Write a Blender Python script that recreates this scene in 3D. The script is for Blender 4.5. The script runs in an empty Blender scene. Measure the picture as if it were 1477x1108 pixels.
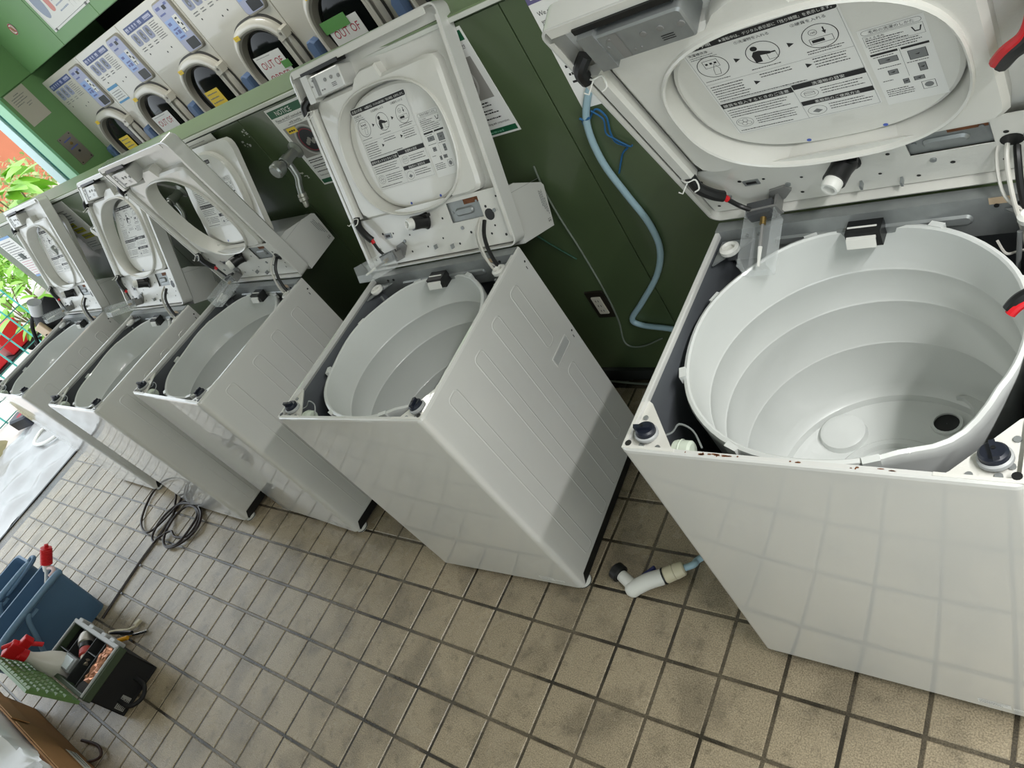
import bpy, bmesh, math, random
from mathutils import Vector, Matrix
R_ = math.radians
random.seed(7)
sc = bpy.context.scene
col = sc.collection

# ------------------------------------------------------------------ camera
cam_d = bpy.data.cameras.new('camera')
cam = bpy.data.objects.new('camera', cam_d)
col.objects.link(cam)
sc.camera = cam
F_PX = 1048.9
CAM = Vector((1.6939, -0.4896, 1.7684))
CF = Vector((-0.66222929, 0.46331731, -0.58888831)).normalized()
CU = Vector((-0.01523719, 0.77742729, 0.62878823)).normalized()
CX = CF.cross(CU).normalized()
CU = CX.cross(CF).normalized()
cam.matrix_world = Matrix(((CX.x, CU.x, -CF.x, CAM.x), (CX.y, CU.y, -CF.y, CAM.y), (CX.z, CU.z, -CF.z, CAM.z), (0, 0, 0, 1)))
cam_d.sensor_fit = 'HORIZONTAL'
cam_d.sensor_width = 36.0
cam_d.lens = F_PX / 1477.0 * 36.0
cam_d.clip_start = 0.02


def pix(p):
    d = Vector(p) - CAM
    z = d.dot(CF)
    return 738.5 + F_PX * d.dot(CX) / z, 554 - F_PX * d.dot(CU) / z, z


# ------------------------------------------------------------------ world, lights, exposure
w = bpy.data.worlds.new('sky')
sc.world = w
w.use_nodes = True
bg = w.node_tree.nodes['Background']
bg.inputs[0].default_value = (0.86, 0.94, 1.0, 1)
bg.inputs[1].default_value = 2.45


def area(name, loc, rot, sx, sy, power, color=(1, 1, 1)):
    l = bpy.data.lights.new(name, 'AREA')
    l.shape = 'RECTANGLE'
    l.size, l.size_y = sx, sy
    l.energy = power
    l.color = color
    o = bpy.data.objects.new(name, l)
    col.objects.link(o)
    o.location = loc
    o.rotation_euler = rot
    return o


area('ceiling_tube_and_fill_light', (2.41, 0.0, 2.30), (0, 0, 0), 0.05, 1.25, 58, (1.0, 0.995, 0.985))
area('ceiling_tube_and_fill_light', (-1.5, 1.45, 2.62), (0, 0, 0), 1.2, 0.16, 15, (1.0, 0.98, 0.94))  # fill light added over the aisle to brighten the machines, no known fixture
sun_d = bpy.data.lights.new('sun', 'SUN')
sun_d.energy = 1.6
sun_d.angle = R_(3)
sun_d.color = (1.0, 0.96, 0.88)
sun = bpy.data.objects.new('sun', sun_d)
col.objects.link(sun)
sun.rotation_euler = (R_(-30), 0, 0)
sc.view_settings.view_transform = 'Standard'
sc.view_settings.look = 'None'
sc.view_settings.gamma = 1.0
sc.view_settings.use_curve_mapping = False
sc.view_settings.exposure = -0.20


# ------------------------------------------------------------------ materials
def srgb(r, g, b):
    f = lambda c: (c / 255 / 12.92) if c <= 10 else ((c / 255 + 0.055) / 1.055) ** 2.4
    return (f(r), f(g), f(b), 1)


MATS = {}


def mat(name, rgb, rough=0.5, metal=0.0, coat=0.0, bump=0.0, bscale=200, var=0.0, vscale=8, alpha=1.0, trans=0.0, emis=0.0, sss=0.0, spec=0.5):
    if name in MATS:
        return MATS[name]
    m = bpy.data.materials.new(name)
    m.use_nodes = True
    nt = m.node_tree
    b = nt.nodes['Principled BSDF']
    c = srgb(*rgb)
    b.inputs['Base Color'].default_value = c
    b.inputs['Roughness'].default_value = rough
    b.inputs['Metallic'].default_value = metal
    b.inputs['Coat Weight'].default_value = coat
    b.inputs['Coat Roughness'].default_value = 0.04
    b.inputs['Coat IOR'].default_value = 1.9
    b.inputs['Specular IOR Level'].default_value = spec
    if trans:
        b.inputs['Transmission Weight'].default_value = trans
    if alpha < 1:
        b.inputs['Alpha'].default_value = alpha
    if sss:
        b.inputs['Subsurface Weight'].default_value = sss
        b.inputs['Subsurface Radius'].default_value = (0.02, 0.02, 0.02)
    if emis:
        b.inputs['Emission Color'].default_value = c
        b.inputs['Emission Strength'].default_value = emis
    if var or bump:
        tc = nt.nodes.new('ShaderNodeTexCoord')
    if var:
        n = nt.nodes.new('ShaderNodeTexNoise')
        n.inputs['Scale'].default_value = vscale
        n.inputs['Detail'].default_value = 6
        nt.links.new(tc.outputs['Object'], n.inputs['Vector'])
        mr = nt.nodes.new('ShaderNodeMapRange')
        mr.inputs['From Min'].default_value = 0.3
        mr.inputs['From Max'].default_value = 0.7
        mr.inputs['To Min'].default_value = 1 - var
        mr.inputs['To Max'].default_value = 1 + var
        nt.links.new(n.outputs['Fac'], mr.inputs['Value'])
        mx = nt.nodes.new('ShaderNodeVectorMath')
        mx.operation = 'SCALE'
        mx.inputs[0].default_value = c[:3]
        nt.links.new(mr.outputs['Result'], mx.inputs['Scale'])
        nt.links.new(mx.outputs['Vector'], b.inputs['Base Color'])
    if bump:
        n2 = nt.nodes.new('ShaderNodeTexNoise')
        n2.inputs['Scale'].default_value = bscale
        n2.inputs['Detail'].default_value = 3
        nt.links.new(tc.outputs['Object'], n2.inputs['Vector'])
        bp = nt.nodes.new('ShaderNodeBump')
        bp.inputs['Strength'].default_value = bump
        bp.inputs['Distance'].default_value = 0.002
        nt.links.new(n2.outputs['Fac'], bp.inputs['Height'])
        nt.links.new(bp.outputs['Normal'], b.inputs['Normal'])
    MATS[name] = m
    return m


ENAMEL = mat('white_enamel', (212, 212, 208), 0.3, coat=1.0, var=0.012, vscale=3)
WHITE_IN = mat('white_painted_steel', (216, 215, 208), 0.36, coat=0.35, bump=0.12, bscale=300, var=0.02, vscale=14)
GREY_IN = mat('dark_grey_primer', (92, 96, 100), 0.55, var=0.06, vscale=6)
GALV = mat('galvanised_steel', (150, 154, 154), 0.42, 0.55, bump=0.05, bscale=90, var=0.08, vscale=30)
TUB = mat('translucent_white_tub', (214, 217, 214), 0.3, coat=0.35, sss=0.15, var=0.02, vscale=5)
BLACK = mat('black_plastic', (16, 17, 18), 0.42)
INK = mat('black_ink', (22, 22, 24), 0.6)
INKG = mat('grey_ink', (120, 122, 122), 0.6)
LABEL = mat('label_white', (224, 224, 220), 0.5)
NAVY = mat('dark_navy_plastic', (24, 29, 42), 0.4)
WPLAST = mat('white_plastic', (222, 222, 216), 0.4)
RUST = mat('rust_stain', (110, 66, 36), 0.8, var=0.3, vscale=60)
RED = mat('red_plastic', (206, 22, 32), 0.4)
REDINK = mat('red_ink', (176, 40, 58), 0.6)
CLEAR = mat('clear_plastic', (235, 240, 240), 0.1, alpha=0.16, spec=0.6)
GREY = mat('grey_steel', (140, 140, 138), 0.45, 0.35)
CHROME = mat('chrome', (190, 192, 190), 0.18, 1.0)
PALEGREEN = mat('pale_green_plastic', (206, 216, 200), 0.4)
WALLG = mat('green_wall_paint', (74, 90, 60), 0.42, coat=0.15, var=0.07, vscale=5, bump=0.03, bscale=60)
BAYG = mat('mid_green_paint', (112, 156, 100), 0.45, var=0.03, vscale=4)
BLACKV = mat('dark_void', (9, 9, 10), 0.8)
LEDGE = mat('green_ledge_laminate', (118, 138, 98), 0.45, coat=0.0, var=0.03, vscale=6)
TRIMW = mat('pale_trim', (212, 214, 206), 0.4)
MINT = mat('mint_paint', (150, 214, 170), 0.4)
TEAL = mat('teal_metal', (46, 120, 110), 0.4)
TEALW = mat('teal_wire', (92, 196, 186), 0.4)
CREAM = mat('cream_enamel', (206, 202, 190), 0.35, coat=0.4, var=0.015, vscale=5)
CREAMD = mat('warm_grey_plastic', (148, 144, 134), 0.45)
LILAC = mat('lilac_panel', (172, 176, 204), 0.35)
LCD = mat('blue_panel', (150, 176, 226), 0.3)
BANNER = mat('indigo_banner', (62, 78, 130), 0.45)
HANDLEB = mat('slate_blue_plastic', (98, 122, 160), 0.4)
GLASSD = mat('dark_door_glass', (14, 17, 18), 0.08, spec=0.22)
YELLOW = mat('yellow_paper', (240, 208, 62), 0.55)
PAPER = mat('white_paper', (236, 236, 232), 0.6)
PAPERB = mat('beige_notice', (196, 190, 176), 0.6)
GREENT = mat('green_tape', (96, 158, 80), 0.5)
GREENP = mat('dark_green_print', (24, 92, 60), 0.5)
STEEL = mat('brushed_steel', (150, 146, 138), 0.35, 0.8)
BLUEP = mat('slate_blue_bucket', (78, 110, 140), 0.42, var=0.04, vscale=8)
HOSE = mat('pale_blue_hose', (158, 188, 200), 0.35)
STRING = mat('blue_string', (30, 92, 140), 0.7)
CORD = mat('dark_brown_cord', (44, 34, 32), 0.4)
CASEG = mat('olive_green_plastic', (58, 72, 52), 0.4)
LIDG = mat('green_bumpy_plastic', (92, 124, 72), 0.4)
CLOTHB = mat('black_nylon', (12, 12, 14), 0.75, bump=0.3, bscale=500)
CARD = mat('cardboard', (168, 124, 80), 0.8, var=0.06, vscale=10)
POLY = mat('white_poly_sheet', (158, 158, 158), 0.3, coat=0.2, var=0.03, vscale=4)
COPPER = mat('copper_foil', (206, 150, 124), 0.3, 0.7, bump=0.6, bscale=60)
PAVE = mat('pale_pavement', (206, 196, 190), 0.8, var=0.05, vscale=3)
ORANGE = mat('salmon_wall', (200, 122, 88), 0.7, var=0.05, vscale=3)
LEAF = mat('fresh_leaf', (140, 196, 62), 0.4, var=0.15, vscale=6)
LEAF2 = mat('pale_shrub_leaf', (170, 186, 118), 0.5, var=0.2, vscale=9)
STEM = mat('stem', (110, 100, 66), 0.7)
KHAKI = mat('khaki_cloth', (134, 126, 92), 0.9, var=0.2, vscale=9)
CEIL = mat('ceiling_white', (226, 226, 220), 0.8)
ROOMW = mat('pale_wall', (196, 200, 186), 0.7)
TANPL = mat('tan_plastic', (202, 178, 148), 0.5)
YELLOWP = mat('yellow_grip', (222, 160, 32), 0.45)
WATER = mat('wet_sheen', (120, 124, 124), 0.03, coat=1.0, alpha=0.25)


def tile_material(name, rgb, grout=False):
    m = bpy.data.materials.new(name)
    m.use_nodes = True
    nt = m.node_tree
    N, L = nt.nodes, nt.links
    b = N['Principled BSDF']
    g = N.new('ShaderNodeNewGeometry')

    def noise(scale, detail=4):
        n = N.new('ShaderNodeTexNoise')
        n.inputs['Scale'].default_value = scale
        n.inputs['Detail'].default_value = detail
        L.new(g.outputs['Position'], n.inputs['Vector'])
        return n.outputs['Fac']

    def rng(fac, a, b_, lo, hi):
        r = N.new('ShaderNodeMapRange')
        r.inputs['From Min'].default_value = a
        r.inputs['From Max'].default_value = b_
        r.inputs['To Min'].default_value = lo
        r.inputs['To Max'].default_value = hi
        L.new(fac, r.inputs['Value'])
        return r.outputs['Result']

    def mul(a, b_):
        n = N.new('ShaderNodeMath')
        n.operation = 'MULTIPLY'
        L.new(a, n.inputs[0])
        L.new(b_, n.inputs[1])
        return n.outputs[0]
    speck = rng(noise(300, 3), 0.36, 0.64, 0.70, 1.26)
    stain = rng(noise(5.5, 8), 0.38, 0.52, 0.74, 1.05) if not grout else rng(noise(4.0, 5), 0.42, 0.58, 0.30, 1.15)
    blotch = rng(noise(26, 6), 0.30, 0.44, 0.72, 1.0)
    # one tone for each tile: cell = floor(position / 0.15)
    sn = N.new('ShaderNodeVectorMath')
    sn.operation = 'SNAP'
    sn.inputs[1].default_value = (0.15, 0.15, 10)
    L.new(g.outputs['Position'], sn.inputs[0])
    wn = N.new('ShaderNodeTexWhiteNoise')
    L.new(sn.outputs['Vector'], wn.inputs['Vector'])
    tone = rng(wn.outputs['Value'], 0, 1, 0.93, 1.06)
    f = mul(mul(speck, stain), blotch)
    if not grout:
        f = mul(f, tone)
    v = N.new('ShaderNodeVectorMath')
    v.operation = 'SCALE'
    v.inputs[0].default_value = srgb(*rgb)[:3]
    L.new(f, v.inputs['Scale'])
    L.new(v.outputs['Vector'], b.inputs['Base Color'])
    L.new(rng(noise(9, 4), 0.3, 0.7, 0.17, 0.34), b.inputs['Roughness'])
    bp = N.new('ShaderNodeBump')
    bp.inputs['Strength'].default_value = 0.55
    bp.inputs['Distance'].default_value = 0.0014
    L.new(noise(230, 3), bp.inputs['Height'])
    L.new(bp.outputs['Normal'], b.inputs['Normal'])
    return m


TILE = tile_material('granular_floor_tile', (156, 143, 120))
GROUT = tile_material('grout', (92, 84, 70), True)


# ------------------------------------------------------------------ mesh helpers
def rr(x0, x1, y0, y1, r, n=4):
    """rounded rectangle, counter-clockwise"""
    out = []
    for cx, cy, a0 in ((x1 - r, y1 - r, 0), (x0 + r, y1 - r, 90), (x0 + r, y0 + r, 180), (x1 - r, y0 + r, 270)):
        for i in range(n + 1):
            a = R_(a0 + 90 * i / n)
            out.append((cx + r * math.cos(a), cy + r * math.sin(a)))
    return out


def circ(cx, cy, r, n=20, ry=None):
    ry = ry or r
    return [(cx + r * math.cos(2 * math.pi * i / n), cy + ry * math.sin(2 * math.pi * i / n)) for i in range(n)]


def smooth_path(P, k=6, closed=False):
    P = [Vector(p) for p in P]
    n = len(P)
    out = []
    for i in range(n if closed else n - 1):
        if closed:
            a, b, c, d = P[i - 1], P[i], P[(i + 1) % n], P[(i + 2) % n]
        else:
            a, b, c, d = P[max(i - 1, 0)], P[i], P[i + 1], P[min(i + 2, n - 1)]
        for j in range(k):
            t = j / k
            out.append(0.5 * ((2 * b) + (c - a) * t + (2 * a - 5 * b + 4 * c - d) * t * t + (3 * b - a - 3 * c + d) * t ** 3))
    if not closed:
        out.append(P[-1])
    return out


TXT = {}


def text_tris(s):
    if s not in TXT:
        c = bpy.data.curves.new('t', 'FONT')
        c.body = s
        c.size = 1
        c.resolution_u = 2
        o = bpy.data.objects.new('t', c)
        m = o.to_mesh()
        TXT[s] = ([(v.co.x, v.co.y) for v in m.vertices], [tuple(p.vertices) for p in m.polygons])
        o.to_mesh_clear()
        bpy.data.objects.remove(o)
        bpy.data.curves.remove(c)
    return TXT[s]


class MB:
    def __init__(self):
        self.v, self.f, self.m, self.s = [], [], [], []

    def add(self, vs, fs, m=0, smooth=False):
        o = len(self.v)
        self.v += [tuple(v) for v in vs]
        for f in fs:
            self.f.append(tuple(i + o for i in f))
            self.m.append(m)
            self.s.append(smooth)
        return self

    def box(self, x0, x1, y0, y1, z0, z1, m=0):
        return self.add([(x0, y0, z0), (x1, y0, z0), (x1, y1, z0), (x0, y1, z0), (x0, y0, z1), (x1, y0, z1), (x1, y1, z1), (x0, y1, z1)],
                        [(3, 2, 1, 0), (4, 5, 6, 7), (0, 1, 5, 4), (1, 2, 6, 5), (2, 3, 7, 6), (3, 0, 4, 7)], m)

    def obox(self, c, ax, ay, az, m=0):
        """box from centre and three half-axis vectors"""
        c, ax, ay, az = map(Vector, (c, ax, ay, az))
        vs = [c + ax * i + ay * j + az * k for k in (-1, 1) for i, j in ((-1, -1), (1, -1), (1, 1), (-1, 1))]
        return self.add(vs, [(3, 2, 1, 0), (4, 5, 6, 7), (0, 1, 5, 4), (1, 2, 6, 5), (2, 3, 7, 6), (3, 0, 4, 7)], m)

    def prism(self, poly, axis, a, b, m=0, inset=0.0, smooth=False):
        """polygon (p,q) extruded along axis from a to b; axis x:(y,z) y:(x,z) z:(x,y). inset chamfers the b end"""
        n = len(poly)

        def P(p, q, t):
            return {'x': (t, p, q), 'y': (p, t, q), 'z': (p, q, t)}[axis]
        rings = [(poly, a)]
        if inset:
            cx = sum(p[0] for p in poly) / n
            cy = sum(p[1] for p in poly) / n
            hx = max(abs(p[0] - cx) for p in poly)
            hy = max(abs(p[1] - cy) for p in poly)
            small = [(cx + (p[0] - cx) * (1 - inset / hx), cy + (p[1] - cy) * (1 - inset / hy)) for p in poly]
            rings += [(poly, b - math.copysign(min(inset, abs(b - a) * .8), b - a)), (small, b)]
        else:
            rings += [(poly, b)]
        vs = [P(p, q, t) for pl, t in rings for p, q in pl]
        fs = [tuple(range(n))[::-1], tuple(range(n * (len(rings) - 1), n * len(rings)))]
        self.add(vs, fs, m)
        o = len(self.v) - len(vs)
        for k in range(len(rings) - 1):
            for i in range(n):
                j = (i + 1) % n
                self.f.append((o + k * n + i, o + k * n + j, o + (k + 1) * n + j, o + (k + 1) * n + i))
                self.m.append(m)
                self.s.append(smooth)
        return self

    def band(self, rings, m=0, closed=True, smooth=True):
        """quads between successive rings of equal length"""
        n = len(rings[0])
        vs = [p for r in rings for p in r]
        fs = []
        for k in range(len(rings) - 1):
            for i in range(n if closed else n - 1):
                j = (i + 1) % n
                fs.append((k * n + i, k * n + j, (k + 1) * n + j, (k + 1) * n + i))
        return self.add(vs, fs, m, smooth)

    def tube(self, pts, r, n=8, m=0, closed=False, caps=True, r2=None):
        P = [Vector(p) for p in pts]
        k = len(P)
        t0 = (P[1] - P[0]).normalized()
        u = t0.orthogonal().normalized()
        rings = []
        for i in range(k):
            if closed:
                t = (P[(i + 1) % k] - P[i - 1])
            else:
                t = P[min(i + 1, k - 1)] - P[max(i - 1, 0)]
            t.normalize()
            u = (u - t * u.dot(t))
            u = u.normalized() if u.length > 1e-6 else t.orthogonal().normalized()
            v = t.cross(u)
            rad = r if r2 is None else r + (r2 - r) * i / (k - 1)
            rings.append([P[i] + (u * math.cos(2 * math.pi * j / n) + v * math.sin(2 * math.pi * j / n)) * rad for j in range(n)])
        if closed:
            rings.append(rings[0])
        self.band(rings, m)
        if caps and not closed:
            o = len(self.v) - n * len(rings)
            self.f += [tuple(range(o, o + n))[::-1], tuple(range(o + n * (k - 1), o + n * k))]
            self.m += [m, m]
            self.s += [False, False]
        return self

    def lathe(self, prof, n=24, m=0, c=(0, 0, 0), axis=(0, 0, 1), smooth=True, cap0=False, cap1=False):
        ax = Vector(axis).normalized()
        u = ax.orthogonal().normalized()
        if abs(ax.z) > 0.999:
            u = Vector((1, 0, 0))
        v = ax.cross(u)
        c = Vector(c)
        rings = [[c + ax * z + (u * math.cos(2 * math.pi * j / n) + v * math.sin(2 * math.pi * j / n)) * r for j in range(n)] for r, z in prof]
        self.band(rings, m, smooth=smooth)
        o = len(self.v) - n * len(rings)
        if cap0:
            self.f.append(tuple(range(o, o + n))[::-1])
            self.m.append(m)
            self.s.append(False)
        if cap1:
            e = o + n * (len(rings) - 1)
            self.f.append(tuple(range(e, e + n)))
            self.m.append(m)
            self.s.append(False)
        return self

    def cyl(self, c, r, h, axis=(0, 0, 1), n=20, m=0, ch=0.0):
        p = [(r, 0), (r, h)] if not ch else [(r - ch, 0), (r, ch), (r, h - ch), (r - ch, h)]
        return self.lathe(p, n, m, c, axis, cap0=True, cap1=True)

    def ball(self, c, r, m=0, n=12, sz=1.0, axis=(0, 0, 1)):
        k = 8
        return self.lathe([(max(r * math.sin(math.pi * i / k), 1e-5), -r * sz * math.cos(math.pi * i / k)) for i in range(k + 1)], n, m, c, axis)

    def flat(self, poly, o, ux, uy, m=0):
        """flat polygon in the plane o + p*ux + q*uy"""
        o, ux, uy = Vector(o), Vector(ux), Vector(uy)
        return self.add([o + ux * p + uy * q for p, q in poly], [tuple(range(len(poly)))], m)

    def rect(self, x0, x1, y0, y1, o, ux, uy, m=0):
        return self.flat([(x0, y0), (x1, y0), (x1, y1), (x0, y1)], o, ux, uy, m)

    def ring2(self, a, b, o, ux, uy, m=0):
        o, ux, uy = Vector(o), Vector(ux), Vector(uy)
        return self.band([[o + ux * p + uy * q for p, q in a], [o + ux * p + uy * q for p, q in b]], m, smooth=False)

    def text(self, s, x, y, size, o, ux, uy, m=0, width=None, align='l'):
        vs, fs = text_tris(s)
        wd = max(v[0] for v in vs)
        sx = size if width is None else width / wd
        if align == 'c':
            x -= wd * sx / 2
        o, ux, uy = Vector(o), Vector(ux), Vector(uy)
        return self.add([o + ux * (x + p * sx) + uy * (y + q * size) for p, q in vs], fs, m)

    def dashes(self, x0, x1, y, h, o, ux, uy, m=0, seed=0):
        r = random.Random(seed + int(x0 * 1e5) + int(y * 1e5))
        x = x0
        end = x1 - (x1 - x0) * r.random() * 0.25
        while x < end:
            l = h * r.uniform(0.7, 2.2)
            self.rect(x, min(x + l, end), y, y + h * r.uniform(.7, 1), o, ux, uy, m)
            x += l + h * 0.35
        return self

    def mesh(self, name, mats, auto=35):
        me = bpy.data.meshes.new(name)
        me.from_pydata(self.v, [], self.f)
        for k in (mats if isinstance(mats, (list, tuple)) else [mats]):
            me.materials.append(k)
        me.polygons.foreach_set('material_index', self.m)
        me.polygons.foreach_set('use_smooth', self.s)
        me.update()
        if any(self.s):
            me.set_sharp_from_angle(angle=R_(auto))
        return me

    def build(self, name, mats, parent=None, **k):
        return link(name, self.mesh(name, mats), parent, **k)


def link(name, me, parent=None, loc=None, rot=None, scale=None, bevel=0.0, label=None, cat=None, group=None, kind=None):
    o = bpy.data.objects.new(name, me)
    col.objects.link(o)
    if parent is not None:
        o.parent = parent
    if loc is not None:
        o.location = loc
    if rot is not None:
        o.rotation_euler = rot
    if scale is not None:
        o.scale = scale
    if bevel:
        bm = o.modifiers.new('bevel', 'BEVEL')
        bm.width = bevel
        bm.segments = 2
        bm.limit_method = 'ANGLE'
        bm.angle_limit = R_(40)
        bm.harden_normals = False
    return tag(o, label, cat, group, kind)


def tag(o, label=None, cat=None, group=None, kind=None):
    for k, v in (('label', label), ('category', cat), ('group', group), ('kind', kind)):
        if v:
            o[k] = v
    return o


def empty(name, loc, rz=0.0, label=None, cat=None, group=None, kind=None):
    o = bpy.data.objects.new(name, None)
    o.empty_display_size = 0.05
    col.objects.link(o)
    o.location = loc
    o.rotation_euler = (0, 0, rz)
    return tag(o, label, cat, group, kind)


CACHE = {}


def cpart(name, key, fn, mats, parent, **k):
    """part whose mesh data is shared between copies"""
    if key not in CACHE:
        mb = MB()
        fn(mb)
        CACHE[key] = mb.mesh(name, mats)
    return link(name, CACHE[key], parent, **k)


# ------------------------------------------------------------------ washers' places (needed for the floor too)
HW, HD, HH = 0.2925, 0.29, 0.85
# centre x, y, yaw, cover tilt, cover shift, inner lid opening, extra height, label
WASH = [
    (1.294, 0.3715, -0.3, -21.5, 0.0, 0, 0.013, 'nearest white top-loading washer, its opened top cover leaning forward over the tub'),
    (0.1415, 0.3965, 2.7, 22.0, -0.005, 0, 0.0, 'white top-loading washer standing alone between two gaps, cover tilted back beside a wall notice'),
    (-0.9217, 0.4254, -2.8, -3.0, 0.02, 25, 0.0, 'middle white washer with upright top cover and empty oval lid opening'),
    (-1.7125, 0.3429, -0.8, 28.0, -0.03, 5, 0.0, 'white washer second from the doorway, its cover resting back near the wall'),
    (-2.7425, 0.3789, -1.0, 21.0, 0.01, 5, 0.0, 'farthest white washer next to the open doorway with a black bag behind it'),
]

# ------------------------------------------------------------------ floor and tiles
T = 0.15
floor = MB().box(-4.02, 3.6, -2.6, 2.6, -0.08, -0.003).build('floor', GROUT, kind='structure')
floor['label'] = 'floor of square granular beige tiles with brown grout'


def tile_shape(mb, x0=0.0, y0=0.0, g=0.0045):
    a, b, h = g, T - g, 0.0022
    mb.add([(x0 + a, y0 + a, -.012), (x0 + b, y0 + a, -.012), (x0 + b, y0 + b, -.012), (x0 + a, y0 + b, -.012),
            (x0 + a, y0 + a, -h), (x0 + b, y0 + a, -h), (x0 + b, y0 + b, -h), (x0 + a, y0 + b, -h),
            (x0 + a + h, y0 + a + h, 0), (x0 + b - h, y0 + a + h, 0), (x0 + b - h, y0 + b - h, 0), (x0 + a + h, y0 + b - h, 0)],
           [(0, 1, 5, 4), (1, 2, 6, 5), (2, 3, 7, 6), (3, 0, 4, 7), (4, 5, 9, 8), (5, 6, 10, 9), (6, 7, 11, 10), (7, 4, 8, 11), (8, 9, 10, 11)])


cells = []
for i in range(-26, 24):
    for j in range(-17, 17):
        x, y = (i + .5) * T, (j + .5) * T
        if y > 0.95 and y < 1.08:
            continue
        u, v, z = pix((x, y, 0))
        vis = z > 0 and -25 < u < 1500 and -25 < v < 1130 and y < 0.93
        for wx, wy, *_ in WASH:
            if abs(x - wx) < 0.26 and abs(y - wy) < 0.26:
                vis = False
            # hidden from the camera behind the cabinet
            if y > wy and wx - 0.35 - 0.5 * (wx < 1) < x < wx + .2:
                vis = False
        cells.append((z if vis else 99, i, j))
cells.sort()
tm = MB()
tile_shape(tm)
tile_me = tm.mesh('floor_tile', TILE)
rest = MB()
for n, (z, i, j) in enumerate(cells):
    if n < 300 and z < 90:
        link('floor_tile', tile_me, floor, loc=(i * T, j * T, 0))
    else:
        tile_shape(rest, i * T, j * T)
rest.build('tile_field', TILE, floor, kind='stuff')

# ------------------------------------------------------------------ walls
YW = 0.945
LEDGE_Z = 1.36
wall_back = MB().box(-3.95, 3.6, YW + 0.006, 1.10, 0.0, LEDGE_Z).build('wall_back', WALLG, kind='structure')
wall_back['label'] = 'low green partition behind the washers'
seams = [-3.95, -3.0, -1.83, -0.64, 0.554, 1.75, 2.95, 3.6]
for a, b in zip(seams, seams[1:]):
    MB().box(a + .002, b - .002, YW, YW + 0.012, 0.055, LEDGE_Z - .008).build('wall_panel', WALLG, wall_back, bevel=0.001)
MB().box(-3.95, 3.6, YW - 0.012, YW + 0.01, 0.0, 0.052).build('baseboard_back', mat('dark_base', (40, 44, 40), 0.6), kind='structure', bevel=0.002)
tr = MB().box(-3.96, 3.6, YW - 0.016, YW + 0.05, LEDGE_Z, LEDGE_Z + 0.012).build('trim_1', TRIMW, kind='structure', bevel=0.002)
tr['label'] = 'pale front edge of the ledge on the green partition'
le = MB().box(-3.96, 3.6, YW - 0.010, 1.122, LEDGE_Z + 0.0115, LEDGE_Z + 0.016).build('trim_2', LEDGE, kind='structure')
le['label'] = 'green laminate ledge on top of the partition'
# bay with the upper machines, behind the partition
YB = 1.85
XL = -3.605
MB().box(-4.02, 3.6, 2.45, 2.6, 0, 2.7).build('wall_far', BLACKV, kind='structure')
hdr = MB().box(XL, 3.6, YB, YB + 0.05, 1.837, 2.7).build('wall_header', BAYG, kind='structure')
for a, b in ((XL + .003, -2.985), (-2.979, -2.45), (-2.444, -1.2)):
    MB().box(a, b, YB - .006, YB + .01, 1.839, 2.69).build('header_panel', BAYG, hdr, bevel=0.001)
wl = MB().box(XL - 0.13, XL - .004, 1.585, 2.5, 0, 2.7).build('wall_left', BAYG, kind='structure')
MB().box(XL - .02, XL + .008, 1.583, YB, 1.839, 2.69).build('upper_panel', BAYG, wl, bevel=0.001)
MB().box(XL - .02, XL, 1.583, YB + .6, 0.0, 1.833).build('lower_panel', BAYG, wl, bevel=0.001)
MB().box(XL - .14, XL - .002, 1.565, 1.60, 0.0, 2.7).build('trim_3', MINT, kind='structure', bevel=0.003)
MB().box(XL - .19, XL - .142, 1.575, 1.65, 0.0, 2.7).build('trim_4', TEAL, kind='structure', bevel=0.002)
MB().box(XL - .325, XL - .19, 1.56, 1.70, 0.0, 2.7).build('trim_5', mat('pale_cyan_metal', (206, 236, 236), 0.4), kind='structure', bevel=0.003)
MB().box(-4.02, 3.72, -2.6, 2.6, 2.7, 2.8).build('ceiling', CEIL, kind='structure')
MB().box(3.6, 3.72, -2.6, 2.6, 0, 2.7).build('wall_right', ROOMW, kind='structure')
MB().box(-2.2, 1.3, -1.95, -1.85, 0, 2.7).build('wall_light_blocker', ROOMW, kind='structure')  # unseen wall piece, added to keep front daylight off the near floor
MB().box(-4.045, -4.02, -2.6, 0.95, -0.06, 0.004).build('trim_6', BLACK, kind='structure', bevel=0.002)['label'] = 'dark threshold strip at the doorway'


# ------------------------------------------------------------------ washer parts
def sup(a, b, cx, cy, n=64, e=2.5):
    out = []
    for i in range(n):
        t = 2 * math.pi * i / n
        c, s = math.cos(t), math.sin(t)
        out.append((cx + a * math.copysign(abs(c) ** (2 / e), c), cy + b * math.copysign(abs(s) ** (2 / e), s)))
    return out


def rect_by_angle(x0, x1, y0, y1, inner, r=0.02):
    """points on a rounded rectangle, one for each inner point, in the same direction"""
    cx = sum(p[0] for p in inner) / len(inner)
    cy = sum(p[1] for p in inner) / len(inner)
    out = []
    corners = [math.atan2(y - cy, x - cx) for x, y in ((x0, y0), (x1, y0), (x1, y1), (x0, y1))]
    cor = [(x0, y0), (x1, y0), (x1, y1), (x0, y1)]
    for p in inner:
        dx, dy = p[0] - cx, p[1] - cy
        t = min([(x1 - cx) / dx if dx > 1e-9 else 9e9, (x0 - cx) / dx if dx < -1e-9 else 9e9, (y1 - cy) / dy if dy > 1e-9 else 9e9, (y0 - cy) / dy if dy < -1e-9 else 9e9])
        x, y = cx + dx * t, cy + dy * t
        # round the corner
        for qx, qy in cor:
            ex, ey = abs(x - qx), abs(y - qy)
            if ex < r and ey < r:
                kx, ky = qx - math.copysign(r, qx - cx), qy - math.copysign(r, qy - cy)
                L = math.hypot(x - kx, y - ky)
                if L > r:
                    x, y = kx + (x - kx) * r / L, ky + (y - ky) * r / L
        out.append((x, y))
    return out


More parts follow.
